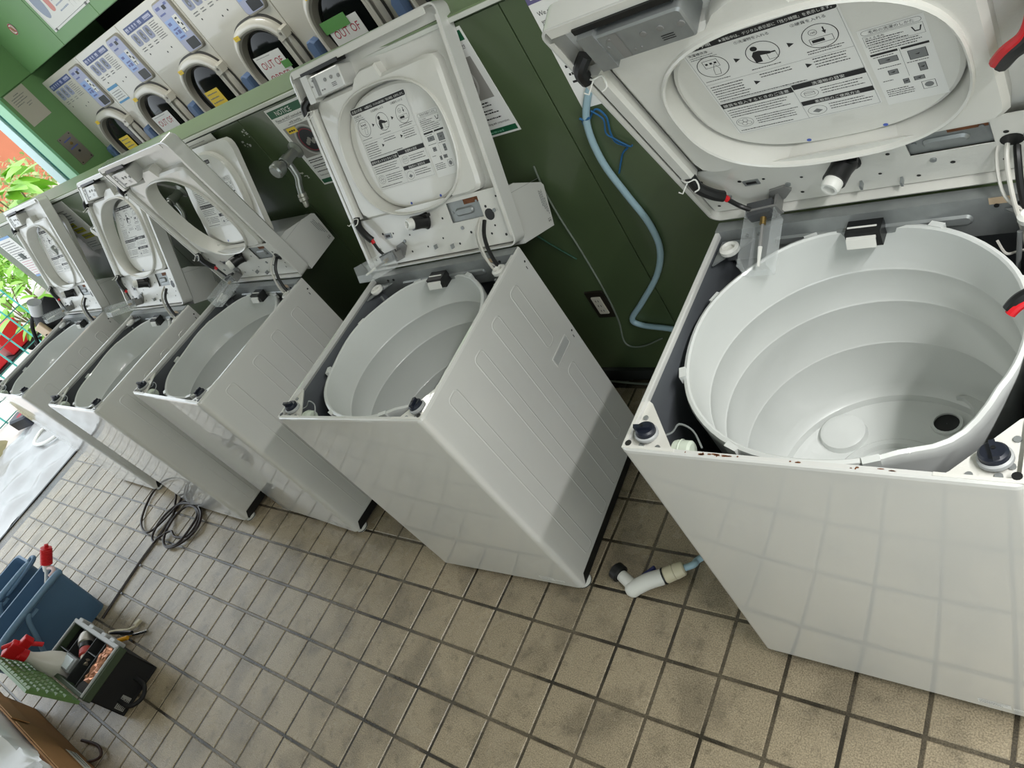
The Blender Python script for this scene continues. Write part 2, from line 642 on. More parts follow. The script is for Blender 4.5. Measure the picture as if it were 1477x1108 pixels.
def cabinet_shape(mb):
    r = 0.018
    path = [(HW, HD), (HW, -HD + .036)]
    for cx, cy, a0 in ((HW - r, -HD + r, 0), (-HW + r, -HD + r, -90)):
        for i in range(7):
            a = R_(a0 - 15 * i)
            path.append((cx + r * math.cos(a), cy + r * math.sin(a)))
    path += [(-HW, -HD + .036), (-HW, HD)]
    nor = []
    for i, p in enumerate(path):
        a = path[max(i - 1, 0)]
        b = path[min(i + 1, len(path) - 1)]
        t = Vector((b[0] - a[0], b[1] - a[1])).normalized()
        nor.append((t.y, -t.x))
    # inward is to the right-hand side of travel: flip so it points to the centre
    nor = [(nx, ny) if (nx * -p[0] + ny * -p[1]) > 0 else (-nx, -ny) for (nx, ny), p in zip(nor, path)]
    prof = [(0.003, .03), (0, .034), (0, .842), (.0012, .8475), (.004, .85), (.011, .85), (.012, .846), (.0115, .836), (.004, .826), (.004, .04), (.003, .03)]
    low = [.052 if p[1] > -HD + .03 else .024 for p in path]
    rings = [[(p[0] + n[0] * d, p[1] + n[1] * d, z if z > .1 else lo + (z - .03)) for p, n, lo in zip(path, nor, low)] for d, z in prof]
    for k in range(len(rings) - 1):
        mb.band(rings[k:k + 2], 0 if k < 8 else 1, closed=False, smooth=True)


def rib_shape(h):
    def f(mb):
        w = 0.024
        a = rr(-w, w, 0, h, 0.016, 5)
        b = rr(-w + .0035, w - .0035, .0035, h - .0035, 0.013, 5)
        c = rr(-w + .006, w - .006, .006, h - .006, 0.011, 5)
        P = lambda pl, x: [(x, p, q) for p, q in pl]
        mb.band([P(a, -0.0002), P(b, 0.0012), P(c, 0.0004)], 0, smooth=True)
        mb.add(P(c, 0.0004), [tuple(range(len(c)))], 0)
    return f


def grip_shape(mb):
    a, b = rr(-.05, .05, -.018, .018, .004), rr(-.046, .046, -.014, .014, .003)
    P = lambda pl, x: [(x, p, q) for p, q in pl]
    mb.band([P(a, 0), P(a, .002), P(b, .002), P(b, .0004)], 0, smooth=False)
    mb.add(P(b, .0004), [tuple(range(len(b)))], 1)


def tub_shape(mb):
    n = 72
    prof = [(.2555, .30), (.262, .70), (.268, .795), (.270, .812), (.268, .819), (.262, .8215), (.2585, .818), (.257, .80), (.254, .722),
            (.2515, .7185), (.2515, .7145), (.2532, .711), (.2515, .638), (.2490, .6345), (.2490, .6305), (.2505, .627), (.2475, .520), (.2450, .5165), (.2450, .5125), (.2462, .509), (.2405, .392), (.236, .376), (.224, .366), (.221, .350), (.205, .345), (.12, .347),
            (.112, .356), (.100, .358), (.094, .349), (.055, .351), (.05, .372), (.028, .374), (.024, .355), (.0005, .353)]
    rings = []
    for r, z in prof:
        ring = []
        for j in range(n):
            t = 2 * math.pi * j / n
            zz = z
            if z > .79:
                # the rim dips at the front right and swells a little between the lugs
                zz += 0.004 * math.sin(3 * t + 0.6) + 0.002 * math.sin(7 * t)
                d = abs((math.degrees(t) - 318 + 180) % 360 - 180)
                if d < 14:
                    zz -= 0.028 * (1 - d / 14) ** 0.5
            ring.append((r * math.cos(t), r * math.sin(t), zz))
        rings.append(ring)
    mb.band(rings, 0)
    for deg in (20, 65, 112, 158, 200, 246, 292):
        a = R_(deg)
        c, s = math.cos(a), math.sin(a)
        mb.obox((.268 * c, .268 * s, .813), (-.012 * s, .012 * c, 0), (.006 * c, .006 * s, 0), (0, 0, .009))


def tub_fittings(mb):
    # a curved channel wall, a boss, the drain hole and a baffle
    arc = [(0.09 + .045 * math.cos(R_(a)), 0.125 + .085 * math.sin(R_(a))) for a in range(-70, 91, 16)]
    mb.band([[(x, y, .34) for x, y in arc], [(x, y, .385) for x, y in arc], [(x + .03, y, .387) for x, y in arc], [(x + .034, y, .34) for x, y in arc]], 0, closed=False)


def tub_boss(mb):
    mb.lathe([(.05, .345), (.047, .362), (.036, .368), (.0005, .369)], 24, 0, (-.12, .12, 0))


def tub_drain(mb):
    mb.lathe([(.024, .3475), (.0003, .3480)], 20, 1, (.075, .165, 0))
    mb.lathe([(.030, .346), (.030, .353), (.024, .353), (.024, .3475)], 20, 0, (.075, .165, 0))


def tub_trap(mb):
    ch = [(0.236 * math.cos(R_(a)), 0.236 * math.sin(R_(a))) for a in range(18, 41, 4)]
    chi = [(0.205 * math.cos(R_(a)), 0.205 * math.sin(R_(a))) for a in range(18, 41, 4)]
    loop = ch + chi[::-1]
    mb.prism(loop, 'z', .345, .47, 0, smooth=False)
    mb.rect(-.018, .018, 0, .02, (.188, .118, .40), (-.5, .86, 0), (0, 0, 1), 1)


def bracket_shape(mb):
    # triangular corner plate at the front left, holes and screws
    x, y = -HW + .005, -HD + .005
    mb.prism([(x, y), (x + .105, y), (x + .085, y + .016), (x + .016, y + .105), (x, y + .115)], 'z', .836, .8395, 0)
    mb.prism([(x, y), (x + .1, y), (x + .1, y + .006), (x + .006, y + .006), (x + .006, y + .1), (x, y + .1)], 'z', .8395, .851, 0)
    for a, b in ((.018, .030), (.030, .014), (.062, .012), (.016, .072)):
        mb.cyl((x + a, y + b, .8395), .0048, .003, n=10, m=1)
    mb.cyl((x + .010, y + .010, .851), .006, .0008, n=12, m=2)


def knob_shape(mb):
    # ribbed cap of the suspension rod sitting in a pale cup
    ax = Vector((.12, .12, 1))
    mb.lathe([(.018, 0), (.021, .004), (.021, .009), (.018, .011)], 24, 1, (0, 0, 0), ax)
    mb.lathe([(.0175, .006), (.0175, .018), (.0145, .021), (.0005, .022)], 24, 0, (0, 0, 0), ax)
    mb.obox(Vector((0, 0, .022)) + ax * .003, (.014, .003, -.002), (-.0012, .0035, 0), (0, 0, .004))
    mb.cyl(Vector((0, 0, .022)), .003, .008, ax, 10, 2)


def back_rail(mb):
    mb.box(-HW + .004, HW - .004, HD - .032, HD - .004, .772, .853, 0)
    yf = HD - .032
    a = rr(-.175, .165, .800, .822, .010, 4)
    b = rr(-.171, .161, .804, .818, .007, 4)
    P = lambda pl, y: [(p, y, q) for p, q in pl]
    mb.band([P(a, yf), P(b, yf - .004)], 0)
    mb.add(P(b, yf - .004), [tuple(range(len(b)))[::-1]], 0)
    for x in (-.225, -.2, .2, .232):
        mb.cyl((x, yf + .001, .835), .004, .003, (0, -1, 0), 10, 1)
    mb.box(.19, .225, yf - .001, yf, .838, .851, 2)


def foot_shape(mb):
    mb.lathe([(.0005, .003), (.021, .0), (.024, .004), (.024, .012), (.017, .016), (.010, .018), (.010, .034)], 18, 0)
    mb.lathe([(.0245, .005), (.0245, .009)], 18, 1)


# ---- the opened top cover, local axes: x across, z from hinge to front edge, y from the underside (0) to the skin
OV = sup(.206, .172, .0, .322)
LW, LV = .300, .612


def cover_shape(mb):
    P = lambda pl, y: [(p, y, q) for p, q in pl]
    n = 5
    outer = rr(-LW, LW, 0, LV, .022, n)
    lip = rr(-LW + .0045, LW - .0045, .0045, LV - .0045, .018, n)
    mb.band([P(outer, .001), P(outer, .046)], 0)
    mb.band([P(outer, .046), P(rr(-LW + .006, LW - .006, .006, LV - .006, .018, n), .052)], 0)
    mb.band([P(lip, .0), P(outer, .001)], 0)
    mb.band([P(lip, .040), P(lip, .0)], 1)
    # skin with the oval hole, seen from behind and from below
    big = rect_by_angle(-LW + .006, LW - .006, .006, LV - .006, OV, .018)
    mb.band([P(big, .052), P(OV, .052)], 0, smooth=False)
    big2 = rect_by_angle(-LW + .0045, LW - .0045, .0045, LV - .0045, OV, .018)
    mb.band([P(big2, .040), P(OV, .040)], 1, smooth=False)
    # turned-in lip along the front edge and at the corners
    mb.box(-.285, .262, .0, .0025, LV - .020, LV - .003, 1)
    mb.box(-LW + .004, -LW + .012, .0, .0025, .03, LV - .03, 1)
    mb.box(LW - .012, LW - .004, .0, .0025, .03, LV - .03, 1)


def liner_shape(mb):
    """moulded inner liner round the oval, with a tab at its top"""
    P = lambda pl, y: [(p, y, q) for p, q in pl]
    o = rect_by_angle(-.252, .240, .158, .515, OV, .03)
    o2 = rect_by_angle(-.243, .231, .165, .506, OV, .028)
    lipi = sup(.2075, .1735, 0, .322)
    lipo = sup(.2135, .1795, 0, .322)
    mb.band([P(o, .040), P(o, .016), P(o2, .008), P(lipo, .008), P(lipo, .001), P(sup(.2105, .1765, 0, .322), -.0015), P(lipi, .001), P(sup(.2045, .1705, 0, .322), .052)], 0)
    mb.prism([(-.085, .50), (-.062, .53), (-.03, .545), (.03, .545), (.045, .50)], 'y', .04, .008, 0, inset=.006)


def hinge_plate(mb):
    """sheet steel strip below the oval, with holes, screws and a rectangular window"""
    o = (0, .0185, 0)
    ux, uy = (1, 0, 0), (0, 0, 1)
    for a, b, c, d in ((-.292, .09, .008, .158), (.208, .292, .008, .158), (.09, .208, .008, .09), (.09, .208, .147, .158)):
        mb.box(a, b, .0185, .0205, c, d, 0)
    mb.box(.088, .21, .024, .026, .088, .149, 1)
    bump = rr(.112, .178, .104, .126, .0105, 4)
    mb.prism(bump, 'y', .024, .018, 1, inset=.004)
    mb.rect(.150, .205, .132, .146, (0, .0235, 0), ux, uy, 3)
    mb.cyl((.100, .024, .117), .004, .002, (0, -1, 0), 8, 1)
    mb.cyl((.196, .024, .134), .004, .002, (0, -1, 0), 8, 1)
    for x, z, r in ((-.275, .03, .0035), (-.27, .125, .004), (-.20, .105, .004), (-.155, .10, .003), (-.105, .035, .0035), (-.09, .085, .003), (-.035, .04, .003),
                    (.035, .055, .003), (.06, .11, .0035), (.09, .03, .0035), (.145, .055, .004), (.225, .115, .004), (.27, .135, .003), (.262, .03, .004), (.215, .04, .0035), (.235, .06, .003)):
        mb.flat(circ(x, z, r, 10), (0, .0180, 0), ux, uy, 2)
    for x, z in ((-.12, .07), (.12, .072), (.25, .10), (-.24, .06)):
        mb.cyl((x, .0185, z), .0052, .003, (0, -1, 0), 10, 1)
    mb.flat(rr(.214, .246, .076, .108, .015, 4), (0, .0179, 0), ux, uy, 2)
    mb.box(-.195, -.165, .0165, .019, .088, .104, 1)
    mb.rect(-.19, -.17, .092, .100, (0, .0164, 0), ux, uy, 2)
    for x, z in ((.062, .022), (-.002, .03)):
        mb.box(x, x + .004, .006, .0185, z, z + .012, 1)


def lock_shape(mb):
    mb.prism(rr(-.238, -.078, .520, .578, .006, 3), 'y', .04, -.012, 0, inset=.003)
    mb.box(-.240, -.212, -.014, .03, .512, .586, 0)
    o, ux, uy = (0, -.0125, 0), (1, 0, 0), (0, 0, 1)
    for x, z, r in ((-.145, .556, .005), (-.118, .556, .005), (-.088, .552, .0055), (-.196, .566, .0025), (-.205, .552, .0025), (-.17, .534, .002), (-.16, .534, .002)):
        mb.cyl((x, -.012, z), r, .002, (0, -1, 0), 10, 1)
    mb.rect(-.195, -.18, .524, .574, o, ux, uy, 1)
    for k in range(3):
        mb.rect(-.125, -.105, .540 - .004 * k, .5415 - .004 * k, o, ux, uy, 2)
    mb.box(-.245, -.08, -.004, .03, .586, .596, 2)


def strip_shape(mb):
    # long pale cable duct, dark gap beside it, and the tie strings
    mb.prism([(-.283, .0), (-.262, -.004), (-.258, .004), (-.258, .02), (-.283, .02)], 'z', .165, .498, 0)


def ties(mb):
    for z in (0.0,):
        mb.tube(smooth_path([(-.286, .002, z), (-.272, -.008, z + .002), (-.256, -.004, z), (-.252, -.016, z - .012), (-.262, -.02, z - .016)], 4), .0016, 5)
        mb.tube([(-.272, -.008, z), (-.285, -.022, z - .012), (-.292, -.020, z - .008)], .0014, 5)


def cable_top(mb):
    mb.tube(smooth_path([(-.268, .012, .53), (-.285, .0, .515), (-.288, .0, .49)], 5), .012, 10, 0)


def cable_shape(mb):
    p = smooth_path([(-.268, .004, .172), (-.262, -.006, .145), (-.245, -.008, .118), (-.232, -.004, .098)], 5)
    mb.tube(p, .011, 10, 0)
    q_ = smooth_path([(-.232, -.004, .100), (-.226, -.006, .085), (-.214, -.008, .062), (-.195, -.014, .05)], 5)
    mb.tube(q_, .0048, 8, 0)
    mb.tube([Vector((-.2325, -.004, .100)), Vector((-.2275, -.0055, .087))], .0062, 8, 1)


def switch_shape(mb):
    # bent bracket, switch body and the sensing lever
    mb.prism([(-.158, .062), (-.128, .070), (-.118, .055), (-.138, .030), (-.150, .022), (-.172, .030)], 'y', .018, .013, 0)
    mb.obox((-.178, -.012, .040), (.026, 0, .004), (0, .014, 0), (-.002, 0, .013), 5)
    mb.obox((-.170, -.016, .040), (.030, 0, .004), (0, .002, 0), (-.002, 0, .016), 0)
    mb.obox((-.148, .0, .036), (.003, 0, 0), (0, .018, 0), (0, 0, .014), 0)
    for x, z in ((-.19, .044), (-.162, .047)):
        mb.cyl((x, -.018, z), .0035, .002, (0, -1, 0), 8, 1)
    mb.cyl((-.174, -.024, .036), .006, .016, (0, -1, -.1), 10, 2)
    mb.tube([(-.174, -.03, .036), (-.174, -.085, .030)], .0034, 8, 3)
    mb.tube([(-.174, -.085, .030), (-.174, -.125, .026)], .0044, 8, 4, r2=.0026)


def guard_shape(mb):
    # clear three-sided guard round the lever
    for a, b in (((-.203, -.018), (-.203, -.135)), ((-.147, -.018), (-.147, -.135))):
        mb.box(a[0] - .0006, a[0] + .0006, b[1], a[1], .008, .056)
    mb.box(-.203, -.147, -.135, -.018, .0074, .0086)
    mb.box(-.204, -.146, -.1362, -.1338, .008, .030)


def latch_shape(mb):
    ax = Vector((-.30, -1.0, .18)).normalized()
    mb.lathe([(.026, 0), (.022, .004), (.0195, .020), (.020, .046), (.0005, .0465)], 18, 0, (-.004, .018, .115), ax)
    c = Vector((-.004, .018, .115)) + ax * .042
    mb.lathe([(.0135, 0), (.0165, .004), (.0165, .018), (.014, .022), (.010, .022), (.0095, .012), (.0005, .012)], 18, 1, c, ax)
    mb.box(-.004, .020, .0, .018, .126, .134, 0)


def console_shape(mb):
    # coin and control console on the rear of the cover (seen as a box behind the opened cover)
    pr = [(.052, -.012), (.052, .146), (.085, .146), (.205, .112), (.215, .102), (.205, -.014)]
    mb.prism(pr, 'x', -.286, .286, 0)
    x = .2866
    o, ux, uy = (x, 0, 0), (0, 1, 0), (0, 0, 1)
    mb.rect(.06, .2, .1255, .1263, o, ux, (0, .0, 1), 1)
    for k in range(4):
        mb.dashes(.018, .085, -.192 + .007 * k, .0022, o, uy, (0, 1, 0), 1, k) if False else None
    for k, (a, b) in enumerate(((.050, .095), (.040, .092), (.030, .094), (.022, .07))):
        z = a
        r = random.Random(k)
        while z < b:
            l = r.uniform(.003, .007)
            mb.rect(.180 + .006 * k, .183 + .006 * k, z, min(z + l, b), o, ux, uy, 1)
            z += l + .0015
    for a in range(5):
        for b in range(5):
            if (a * 3 + b * 7 + a * b) % 3:
                mb.rect(.186 + .0025 * a, .188 + .0025 * a, .000 + .0025 * b, .002 + .0025 * b, o, ux, uy, 2)


# inner lid, origin on its hinge line
def inner_lid(mb):
    P = lambda pl, y: [(p, y, q - .145) for p, q in pl]
    plug = sup(.2005, .1665, 0, .322)
    plug2 = sup(.194, .160, 0, .322)
    out = rect_by_angle(-.232, .232, .138, .508, plug, .05)
    mb.band([P(plug2, -.018), P(plug, -.014), P(plug, .002), P(out, .002), P(out, .022)], 0)
    mb.add(P(plug2, -.018), [tuple(range(len(plug2)))], 0)
    mb.add(P(out, .022), [tuple(range(len(out)))[::-1]], 0)
    for x in (-.05, .07):
        mb.flat(circ(x, .170 - .145, .004, 10), (0, -.0183, 0), (1, 0, 0), (0, 0, 1), 1)
    mb.prism(rr(-.15, -.12, .153 - .145, .165 - .145, .003), 'y', -.012, -.030, 2)


def instructions(mb):
    """printed instruction label on the inner lid"""
    ux, uy = (1, 0, 0), (0, 0, 1)
    o0, o1, o2 = (0, -.0184, -.145), (0, -.01855, -.145), (0, -.0187, -.145)
    INKI, WH, GR, LN = 0, 1, 2, 3
    mb.flat(rr(-.150, .080, .226, .462, .006), o0, ux, uy, WH)
    # frames
    def line(x0, y0, x1, y1, t=.0005):
        mb.rect(min(x0, x1) - t / 2, max(x0, x1) + t / 2, min(y0, y1) - t / 2, max(y0, y1) + t / 2, o1, ux, uy, GR)
    for a in ((-.147, .229, .077, .229), (-.147, .229, -.147, .446), (.077, .229, .077, .446), (-.147, .366, .077, .366), (-.147, .318, .077, .318), (-.030, .229, -.030, .318)):
        line(*a)
    mb.flat(rr(-.148, .078, .446, .460, .004), o1, ux, uy, INKI)
    mb.text('洗濯の手順', -.144, .4492, .0088, o2, ux, uy, WH)
    mb.text('★運転中は、デジタル表示部に「残り時間」を表示します。', -.088, .4496, .0072, o2, ux, uy, WH, width=.160)
    mb.text('洗濯槽洗浄', -.143, .436, .0064, o2, ux, uy, INKI)
    mb.text('①洗濯物を入れる', -.070, .436, .0068, o2, ux, uy, INKI, width=.052)
    mb.text('②硬貨を入れる', .012, .436, .0068, o2, ux, uy, INKI, width=.048)
    for k in range(2):
        mb.dashes(-.143, -.095, .4315 - .0045 * k, .0018, o1, ux, uy, GR, k)
    for cx in (-.118, -.040, .042):
        mb.ring2(circ(cx, .404, .0245, 32), circ(cx, .404, .0233, 32), o1, ux, uy, INKI)
    for x, y in ((-.083, .404), (-.003, .404), (-.075, .345), (.006, .352)):
        mb.flat([(x, y - .005), (x + .009, y), (x, y + .005)], o1, ux, uy, INKI)
    # pictograms: button and finger; person loading; coin slot
    def box_o(x0, x1, y0, y1, t=.0007, m=INKI):
        mb.ring2([(x0, y0), (x1, y0), (x1, y1), (x0, y1)], [(x0 + t, y0 + t), (x1 - t, y0 + t), (x1 - t, y1 - t), (x0 + t, y1 - t)], o1, ux, uy, m)
    box_o(-.130, -.106, .403, .420)
    for k in range(3):
        mb.rect(-.127 + .007 * k, -.123 + .007 * k, .410, .414, o1, ux, uy, INKI)
    mb.ring2([(-.122, .385), (-.112, .385), (-.109, .397), (-.114, .410), (-.120, .397)], [(-.1213, .3857), (-.1127, .3857), (-.1098, .397), (-.114, .4085), (-.1192, .397)], o1, ux, uy, INKI)
    mb.flat(circ(-.049, .416, .0052, 14), o1, ux, uy, INKI)
    mb.flat([(-.056, .386), (-.046, .386), (-.045, .400), (-.030, .398), (-.029, .403), (-.044, .410), (-.052, .410), (-.057, .402)], o1, ux, uy, INKI)
    box_o(-.036, -.022, .386, .402)
    mb.rect(-.036, -.022, .399, .402, o1, ux, uy, INKI)
    box_o(.026, .058, .390, .402)
    mb.rect(.029, .046, .393, .399, o1, ux, uy, INKI)
    mb.ring2(circ(.035, .414, .006, 16), circ(.035, .414, .0053, 16), o1, ux, uy, INKI)
    mb.text('100', .035, .412, .005, o2, ux, uy, INKI, align='c')
    mb.flat([(.047, .413), (.053, .413), (.050, .406)], o1, ux, uy, INKI)
    mb.rect(.049, .051, .412, .420, o1, ux, uy, INKI)
    # paragraphs too small to read
    for y, x0, x1 in ((.373, -.143, -.09), (.373, -.068, -.01), (.3775, .016, .07), (.3725, .016, .07)):
        mb.dashes(x0, x1, y, .0019, o1, ux, uy, INKI, 3)
    for k in range(6):
        mb.dashes(-.143, -.085, .358 - .0062 * k, .0021, o1, ux, uy, INKI, k)
    for k in range(2):
        mb.dashes(-.062, .0, .3585 - .006 * k, .0021, o1, ux, uy, INKI, k + 9)
    for k in range(4):
        mb.dashes(.018, .072, .3605 - .006 * k, .0021, o1, ux, uy, INKI, k + 19)
    mb.dashes(-.143, .0, .3205, .0021, o1, ux, uy, INKI, 40)
    # headed boxes
    mb.rect(-.147, -.030, .301, .314, o1, ux, uy, INKI)
    mb.text('硬貨を投入するときのご注意', -.144, .3040, .0080, o2, ux, uy, WH, width=.108)
    mb.rect(-.029, .077, .305, .317, o1, ux, uy, INKI)
    mb.text('洗濯物の目安', .024, .3075, .0080, o2, ux, uy, WH, align='c')
    mb.rect(-.029, .077, .262, .273, o1, ux, uy, INKI)
    mb.text('柔軟剤のご使用方法', .024, .2642, .0074, o2, ux, uy, WH, align='c')
    mb.ring2(circ(-.010, .289, .0135, 24, .0105), circ(-.010, .289, .0129, 24, .0099), o1, ux, uy, INKI)
    box_o(-.018, -.002, .285, .292, .0006)
    mb.ring2(circ(-.010, .292, .008, 16, .003), circ(-.010, .292, .0074, 16, .0025), o1, ux, uy, INKI)
    for k in range(3):
        mb.dashes(.008, .076, .295 - .0062 * k, .0021, o1, ux, uy, INKI, k + 60)
    mb.ring2(circ(-.012, .245, .0145, 24, .0115), circ(-.012, .245, .0139, 24, .0109), o1, ux, uy, INKI)
    mb.flat([(-.020, .243), (-.012, .249), (-.004, .243), (-.012, .238)], o1, ux, uy, GR)
    for k in range(3):
        mb.dashes(.008, .074, .253 - .0062 * k, .0021, o1, ux, uy, INKI, k + 70)
    for k in range(4):
        mb.dashes(-.143, -.038, .293 - .0062 * k, .0021, o1, ux, uy, INKI, k + 80)
    mb.ring2(circ(-.128, .256, .0145, 24, .0125), circ(-.128, .256, .0139, 24, .0119), o1, ux, uy, INKI)
    for a, b in ((-.134, .259), (-.126, .261), (-.130, .252), (-.122, .253)):
        mb.ring2(circ(a, b, .0045, 12), circ(a, b, .0039, 12), o1, ux, uy, INKI)
    for k in range(4):
        mb.dashes(-.108, -.036, .263 - .006 * k, .0021, o1, ux, uy, INKI, k + 90)
    mb.dashes(-.143, -.036, .234, .0021, o1, ux, uy, INKI, 97)
    # the second, narrow label: washing blankets
    mb.rect(.086, .168, .218, .392, o0, ux, uy, WH)
    a = rr(.090, .164, .379, .389, .005)
    b = rr(.0905, .1635, .3795, .3885, .0046)
    mb.ring2(a, b, o1, ux, uy, INKI)
    mb.text('毛布の洗濯のしかた', .127, .3815, .0066, o2, ux, uy, INKI, align='c', width=.056)
    box_o(.090, .164, .356, .377, .0004)
    mb.text('洗える毛布', .092, .3705, .005, o2, ux, uy, INKI)
    for k in range(3):
        mb.dashes(.092, .145, .367 - .0045 * k, .0019, o1, ux, uy, INKI, k + 100)
    mb.flat([(.149, .372), (.151, .372), (.153, .364), (.158, .364), (.160, .372), (.162, .372), (.159, .362), (.152, .362)], o1, ux, uy, INKI)
    for k in range(3):
        mb.dashes(.092, .160, .352 - .0048 * k, .0019, o1, ux, uy, INKI, k + 110)
    mb.rect(.090, .125, .334, .3385, o1, ux, uy, INKI)
    mb.rect(.129, .164, .334, .3385, o1, ux, uy, INKI)
    mb.rect(.1268, .1272, .275, .338, o1, ux, uy, INKI)
    for x0, x1, y0, y1 in ((.097, .122, .314, .326), (.135, .158, .308, .328), (.103, .116, .286, .297), (.142, .152, .280, .298), (.117, .125, .260, .271), (.131, .145, .262, .271)):
        box_o(x0, x1, y0, y1, .0008)
        mb.rect(x0 + .0008, x1 - .0008, y0 + .0008, y1 - .0008, o1, ux, uy, GR)
        mb.flat([((x0 + x1) / 2 - .004, (y0 + y1) / 2), ((x0 + x1) / 2 + .003, (y0 + y1) / 2 + .0018), ((x0 + x1) / 2 + .001, (y0 + y1) / 2 - .0015)], o2, ux, uy, INKI)
    for y, x0, x1 in ((.3295, .092, .124), (.3045, .092, .125), (.303, .130, .163), (.274, .092, .110)):
        mb.dashes(x0, x1, y, .0017, o1, ux, uy, INKI, 120)
    for k in range(4):
        mb.dashes(.091, .128, .252 - .0048 * k, .0018, o1, ux, uy, INKI, k + 130)
    box_o(.138, .156, .238, .256, .0007)
    mb.flat(circ(.147, .247, .006, 12), o1, ux, uy, GR)


def wires_shape(mb):
    # harness from the cover down into the rear corner of the cabinet (in washer axes)
    mb.tube(smooth_path([(.232, .300, .945), (.235, .262, .92), (.238, .240, .87), (.246, .232, .80), (.25, .236, .66)], 6), .0055, 8, 0)
    mb.tube(smooth_path([(.226, .302, .955), (.222, .258, .93), (.228, .228, .87), (.238, .222, .79), (.243, .226, .66)], 6), .0036, 8, 1)
    mb.tube(smooth_path([(.222, .304, .955), (.208, .266, .93), (.216, .236, .87), (.246, .232, .835), (.268, .225, .838)], 6), .0026, 6, 1)
    mb.tube(smooth_path([(.20, .222, .79), (.212, .205, .776), (.225, .21, .772), (.245, .20, .785), (.27, .19, .786)], 5), .0022, 5, 1)


def front_wire(mb):
    mb.tube(smooth_path([(-.235, -.250, .838), (-.215, -.236, .834), (-.2, -.225, .845), (-.175, -.232, .838), (-.150, -.262, .834)], 5), .0018, 5, 0)
    mb.lathe([(.0005, 0), (.016, .001), (.018, .008), (.018, .030), (.014, .034), (.0005, .035)], 16, 1, (-.205, -.262, .822), (1, 0, 0))
    mb.lathe([(.0186, .012), (.0196, .014), (.0186, .016)], 16, 1, (-.205, -.262, .822), (1, 0, 0))


